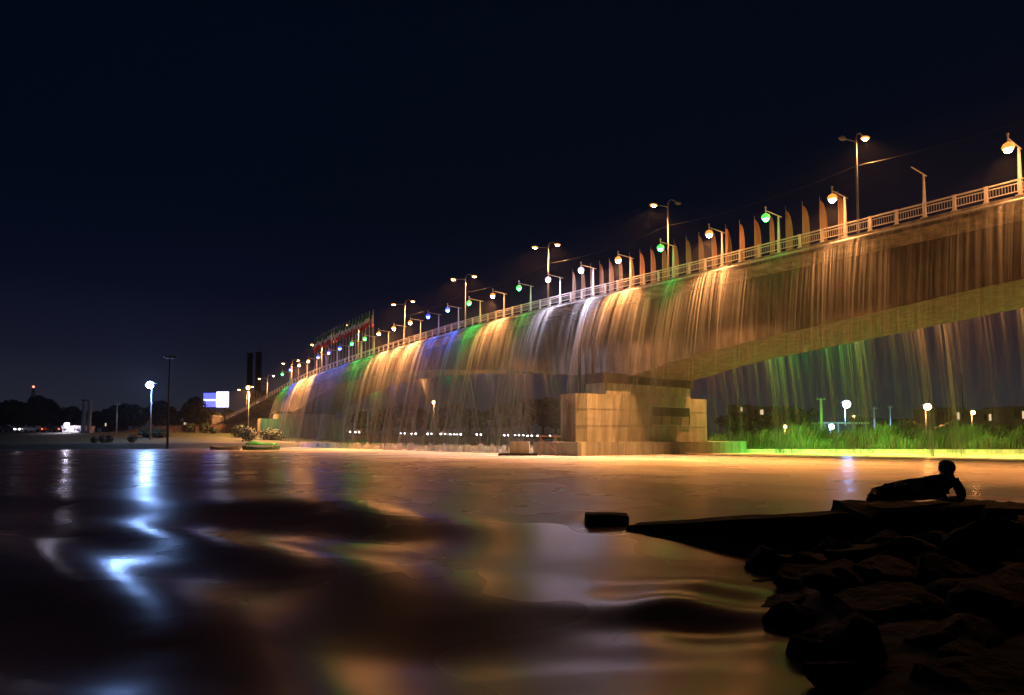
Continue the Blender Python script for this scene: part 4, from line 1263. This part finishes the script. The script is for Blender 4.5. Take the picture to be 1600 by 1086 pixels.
# long sloping beam running out into the water
n0, f0 = Vector((4.95, 9.35, 0)), Vector((1.95, 11.75, 0))
ax = (f0 - n0).normalized(); pr = Vector((-ax.y, ax.x, 0))
if pr.y < 0: pr = -pr
n1 = n0 - ax * 1.2
def P(b, w, z): return tuple(Vector((b.x, b.y, 0)) + pr * w + Vector((0, 0, z)))
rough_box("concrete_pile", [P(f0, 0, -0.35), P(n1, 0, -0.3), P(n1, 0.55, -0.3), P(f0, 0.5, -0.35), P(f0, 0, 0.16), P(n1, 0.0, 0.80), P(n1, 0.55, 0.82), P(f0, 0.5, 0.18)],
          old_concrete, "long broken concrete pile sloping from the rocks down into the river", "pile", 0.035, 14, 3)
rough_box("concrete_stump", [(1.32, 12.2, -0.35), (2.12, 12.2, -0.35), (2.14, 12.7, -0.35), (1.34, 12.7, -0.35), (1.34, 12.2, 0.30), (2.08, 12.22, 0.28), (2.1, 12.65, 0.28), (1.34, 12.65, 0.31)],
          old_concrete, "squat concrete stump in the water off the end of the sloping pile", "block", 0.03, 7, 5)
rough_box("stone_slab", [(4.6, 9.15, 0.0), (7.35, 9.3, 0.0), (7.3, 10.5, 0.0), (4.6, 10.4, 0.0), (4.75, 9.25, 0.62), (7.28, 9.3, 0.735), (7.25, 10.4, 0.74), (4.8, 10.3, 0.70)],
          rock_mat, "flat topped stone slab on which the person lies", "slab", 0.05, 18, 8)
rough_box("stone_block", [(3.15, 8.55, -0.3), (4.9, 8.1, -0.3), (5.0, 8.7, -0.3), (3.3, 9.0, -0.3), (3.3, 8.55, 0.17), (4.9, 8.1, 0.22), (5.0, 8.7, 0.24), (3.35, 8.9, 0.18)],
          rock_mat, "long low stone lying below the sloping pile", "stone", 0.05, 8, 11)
def boulder_mesh(seed):
    bm = bmesh.new(); bmesh.ops.create_icosphere(bm, subdivisions=4, radius=1.0)
    rnd = random.Random(seed); off = Vector((seed * 7.3, seed * 2.1, 0))
    planes = [(Vector((rnd.gauss(0, 1), rnd.gauss(0, 1), rnd.gauss(0, 1))).normalized(), rnd.uniform(0.42, 0.8)) for _ in range(12)]
    for v in bm.verts:
        p = v.co.copy()
        for nn, d in planes:
            e = p.dot(nn) - d
            if e > 0: p -= nn * e
        p += p.normalized() * (0.07 * mnoise.noise(p * 1.8 + off) + 0.05 * mnoise.noise(p * 5 + off) + 0.025 * mnoise.noise(p * 11 + off))
        v.co = p
    me = bpy.data.meshes.new("boulder"); bm.to_mesh(me); bm.free(); me.materials.append(rock_mat)
    return me
BM = [boulder_mesh(60 + k) for k in range(6)]
rnd = random.Random(77)
def boulder(x, y, z, r, k, lab="dark wet boulder in the rubble of the near riverbank", grp="boulders on the near riverbank", sq=0.7):
    o = link_mesh("boulder", BM[k % 6], None, (x, y, z), rnd.uniform(0, 6.28))
    o.scale = (r * rnd.uniform(0.9, 1.3), r * rnd.uniform(0.8, 1.1), r * sq)
    tag(o, lab, "boulder", grp)
boulder(3.22, 8.75, 0.05, 0.30, 2, "small rounded boulder at the tip of the long low stone", None, 0.95)
spots = [(2.75, 6.9, 0.0, 0.35), (3.15, 7.6, 0.05, 0.45), (3.5, 8.1, 0.0, 0.4), (2.55, 6.1, -0.05, 0.3), (3.3, 6.7, 0.15, 0.55), (4.2, 7.6, 0.2, 0.7), (2.35, 5.2, 0.0, 0.35), (3.0, 5.7, 0.12, 0.5),
         (4.0, 6.5, 0.25, 0.6), (5.0, 7.0, 0.35, 0.7), (5.6, 8.3, 0.3, 0.75), (4.9, 8.9, 0.2, 0.55), (6.6, 8.6, 0.3, 0.7), (7.6, 9.2, 0.25, 0.6), (8.3, 10.1, 0.25, 0.6), (9.2, 10.3, 0.2, 0.6),
         (3.9, 5.3, 0.3, 0.6), (3.0, 4.7, 0.15, 0.45), (2.25, 4.5, 0.0, 0.3), (4.8, 5.6, 0.4, 0.7), (6.1, 6.8, 0.45, 0.8), (7.4, 7.9, 0.4, 0.8), (8.8, 8.9, 0.35, 0.8), (3.6, 4.2, 0.25, 0.5), (2.6, 3.9, 0.1, 0.4),
         (4.4, 4.4, 0.4, 0.6), (5.6, 5.2, 0.5, 0.8), (7.0, 6.2, 0.5, 0.9), (8.6, 7.4, 0.5, 0.9), (7.75, 10.0, 0.35, 0.35), (2.4, 6.55, -0.08, 0.22), (2.95, 8.15, -0.05, 0.25), (2.15, 5.75, -0.1, 0.2)]
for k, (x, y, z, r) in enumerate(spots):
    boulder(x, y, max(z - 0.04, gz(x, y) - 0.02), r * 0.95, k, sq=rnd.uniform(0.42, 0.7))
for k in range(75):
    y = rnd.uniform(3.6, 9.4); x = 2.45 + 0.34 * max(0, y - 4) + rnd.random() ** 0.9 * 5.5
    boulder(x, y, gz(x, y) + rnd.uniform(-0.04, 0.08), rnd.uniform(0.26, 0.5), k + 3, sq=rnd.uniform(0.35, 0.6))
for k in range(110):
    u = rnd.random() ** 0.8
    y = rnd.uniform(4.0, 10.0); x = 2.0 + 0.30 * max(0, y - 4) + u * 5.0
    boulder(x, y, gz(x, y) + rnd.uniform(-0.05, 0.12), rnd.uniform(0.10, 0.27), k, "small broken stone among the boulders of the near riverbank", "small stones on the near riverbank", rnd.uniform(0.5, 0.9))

# ------------------------------------------------------------------ reclining person
def person():
    M_skin = surf("skin", (0.32, 0.19, 0.13), (0.38, 0.23, 0.16), 8, 0.55, 0.05)
    M_shirt = surf("dark_shirt", (0.015, 0.016, 0.022), (0.03, 0.03, 0.04), 10, 0.9, 0.3)
    M_trous = surf("dark_trousers", (0.012, 0.012, 0.016), (0.022, 0.022, 0.03), 10, 0.9, 0.3)
    M_shoe = surf("dark_shoes", (0.01, 0.01, 0.01), (0.02, 0.02, 0.02), 10, 0.5, 0.1)
    J, R, E, T = [], [], [], []
    def v(p, r, parent=None, kind=1):
        J.append(p); R.append(r); T.append(kind)
        if parent is not None: E.append((parent, len(J) - 1))
        return len(J) - 1
    G = 0.745
    Y0 = 9.62
    pel = v((5.58, Y0, G + 0.19), (0.185, 0.185), None, 2)
    w1 = v((5.74, Y0 - 0.02, G + 0.20), (0.17, 0.19), pel)
    ch = v((5.91, Y0 - 0.02, G + 0.225), (0.165, 0.205), w1)
    uc = v((6.06, Y0, G + 0.265), (0.15, 0.15), ch)
    bl = v((6.03, Y0 + 0.04, G + 0.14), (0.155, 0.155), ch)
    v((6.13, Y0 + 0.01, G + 0.165), (0.115, 0.12), uc)
    nk = v((6.10, Y0 + 0.01, G + 0.36), (0.098, 0.092), uc, 0)
    jw = v((6.115, Y0 + 0.03, G + 0.400), (0.085, 0.088), nk, 0)
    hd = v((6.115, Y0 + 0.03, G + 0.465), (0.102, 0.108), jw, 0)
    cr = v((6.11, Y0 + 0.015, G + 0.535), (0.078, 0.085), hd, 0)
    v((6.115, Y0 + 0.148, G + 0.46), (0.02, 0.02), jw, 0)                 # nose, on the side turned to the bridge
    for sg in (-1, 1):
        v((6.115 + sg * 0.112, Y0 + 0.02, G + 0.45), (0.02, 0.014), hd, 0)  # ears
    # propping arm
    rs = v((6.22, Y0 - 0.01, G + 0.275), (0.095, 0.095), uc)
    rm = v((6.265, Y0 - 0.05, G + 0.17), (0.088, 0.085), rs)
    re_ = v((6.255, Y0 - 0.07, G + 0.065), (0.066, 0.066), rm)
    rw_ = v((6.18, Y0 + 0.15, G + 0.045), (0.034, 0.036), re_, 0)
    rp_ = v((6.16, Y0 + 0.21, G + 0.04), (0.036, 0.022), rw_, 0)
    for k, (dx, L) in enumerate(((-0.035, 0.075), (-0.012, 0.088), (0.012, 0.082), (0.034, 0.066))):
        a = v((6.15 + dx, Y0 + 0.255, G + 0.036), (0.010, 0.010), rp_, 0)
        b = v((6.145 + dx * 1.2, Y0 + 0.255 + L * 0.55, G + 0.034), (0.009, 0.009), a, 0)
        v((6.14 + dx * 1.25, Y0 + 0.255 + L, G + 0.022), (0.008, 0.008), b, 0)
    a = v((6.115, Y0 + 0.2, G + 0.036), (0.011, 0.011), rp_, 0); v((6.085, Y0 + 0.245, G + 0.03), (0.009, 0.009), a, 0)
    # upper arm along the body, hand on the hip
    ls = v((5.94, Y0 - 0.06, G + 0.345), (0.085, 0.085), uc)
    lm = v((5.82, Y0 - 0.12, G + 0.34), (0.064, 0.064), ls)
    le = v((5.70, Y0 - 0.14, G + 0.325), (0.046, 0.046), lm)
    lw = v((5.52, Y0 - 0.06, G + 0.315), (0.034, 0.034), le, 0)
    lp = v((5.455, Y0 - 0.02, G + 0.30), (0.036, 0.022), lw, 0)
    for k, (dy, L) in enumerate(((-0.035, 0.066), (-0.012, 0.085), (0.012, 0.088), (0.034, 0.075))):
        a = v((5.415, Y0 - 0.02 + dy, G + 0.285), (0.010, 0.010), lp, 0)
        b = v((5.415 - L * 0.5, Y0 - 0.01 + dy * 1.2, G + 0.265), (0.009, 0.009), a, 0)
        v((5.415 - L * 0.9, Y0 + dy * 1.25, G + 0.235), (0.008, 0.008), b, 0)
    a = v((5.47, Y0 + 0.035, G + 0.29), (0.011, 0.011), lp, 0); v((5.44, Y0 + 0.075, G + 0.27), (0.009, 0.009), a, 0)
    # legs bent, knees towards the water
    for (hip, knee, mid, ank, toe) in (((5.48, Y0 + 0.02, G + 0.225), (5.235, Y0 + 0.30, G + 0.135), (5.16, Y0 + 0.16, G + 0.115), (5.08, Y0 + 0.01, G + 0.10), (5.00, Y0 - 0.05, G + 0.125)),
                                       ((5.50, Y0 + 0.06, G + 0.105), (5.22, Y0 + 0.36, G + 0.07), (5.12, Y0 + 0.17, G + 0.065), (5.02, Y0 - 0.02, G + 0.05), (4.935, Y0 - 0.09, G + 0.055))):
        h = v(hip, (0.125, 0.125), pel, 2)
        m1 = v(tuple((Vector(hip) + Vector(knee)) / 2), (0.085, 0.085), h, 2)
        k = v(knee, (0.064, 0.064), m1, 2)
        c = v(mid, (0.058, 0.058), k, 2)
        an = v(ank, (0.040, 0.042), c, 2)
        v(toe, (0.042, 0.036), an, 3)
    me = bpy.data.meshes.new("person_rig"); me.from_pydata(J, E, []); me.update()
    tmp = bpy.data.objects.new("person_rig", me); COL.objects.link(tmp)
    sk = tmp.modifiers.new("skin", 'SKIN'); sk.branch_smoothing = 0.6
    for i, sv in enumerate(me.skin_vertices[0].data):
        sv.radius = R[i]; sv.use_root = (i == 0)
    sb = tmp.modifiers.new("sub", 'SUBSURF'); sb.levels = 2; sb.render_levels = 2
    dg = bpy.context.evaluated_depsgraph_get()
    body = bpy.data.meshes.new_from_object(tmp.evaluated_get(dg))
    bpy.data.objects.remove(tmp)
    body.name = "person"
    for m in (M_skin, M_shirt, M_trous, M_shoe): body.materials.append(m)
    Jn = np.array(J)
    segs = [(Jn[a], Jn[b], T[b]) for a, b in E]
    for p in body.polygons:
        c = np.array(p.center); best, bk = 9, 1
        for a, b, kd in segs:
            d = b - a; u = min(1, max(0, np.dot(c - a, d) / np.dot(d, d)))
            q = np.linalg.norm(c - a - u * d)
            if q < best: best, bk = q, kd
        p.material_index = bk; p.use_smooth = True
    o = link_mesh("person", body)
    tag(o, "person in dark clothes reclining on one elbow on the stone slab, facing the bridge", "person")
    # short hair
    bm = bmesh.new(); bmesh.ops.create_icosphere(bm, subdivisions=3, radius=1.0)
    hc = Vector((6.113, Y0 + 0.015, G + 0.497))
    for w in bm.verts:
        n_ = 1 + 0.05 * mnoise.noise(w.co * 6)
        z = w.co.z * 0.105
        if w.co.y > 0.35 and w.co.z < 0.3: n_ *= 0.8
        w.co = hc + Vector((w.co.x * 0.108, w.co.y * 0.117, max(z * 1.05, -0.05) )) * n_
    hm = bpy.data.meshes.new("hair"); bm.to_mesh(hm); bm.free()
    hm.materials.append(surf("black_hair", (0.008, 0.007, 0.006), (0.018, 0.015, 0.013), 40, 0.6, 0.6))
    h = link_mesh("hair", hm, o); shade(h)
person()

# ------------------------------------------------------------------ thin haze, added to give the lamps a glow
hz = MB().box((0, 1960, 27), (6400, 4400, 66)).build("haze", None)
hm = bpy.data.materials.new("haze"); hm.use_nodes = True
hn = hm.node_tree.nodes; hn.clear()
ho = hn.new("ShaderNodeOutputMaterial"); hv = hn.new("ShaderNodeVolumePrincipled")
hv.inputs["Density"].default_value = 0.00028; hv.inputs["Color"].default_value = (0.9, 0.92, 0.95, 1); hv.inputs["Anisotropy"].default_value = 0.3
hm.node_tree.links.new(hv.outputs[0], ho.inputs["Volume"])
hz.data.materials.append(hm); hz["kind"] = "stuff"
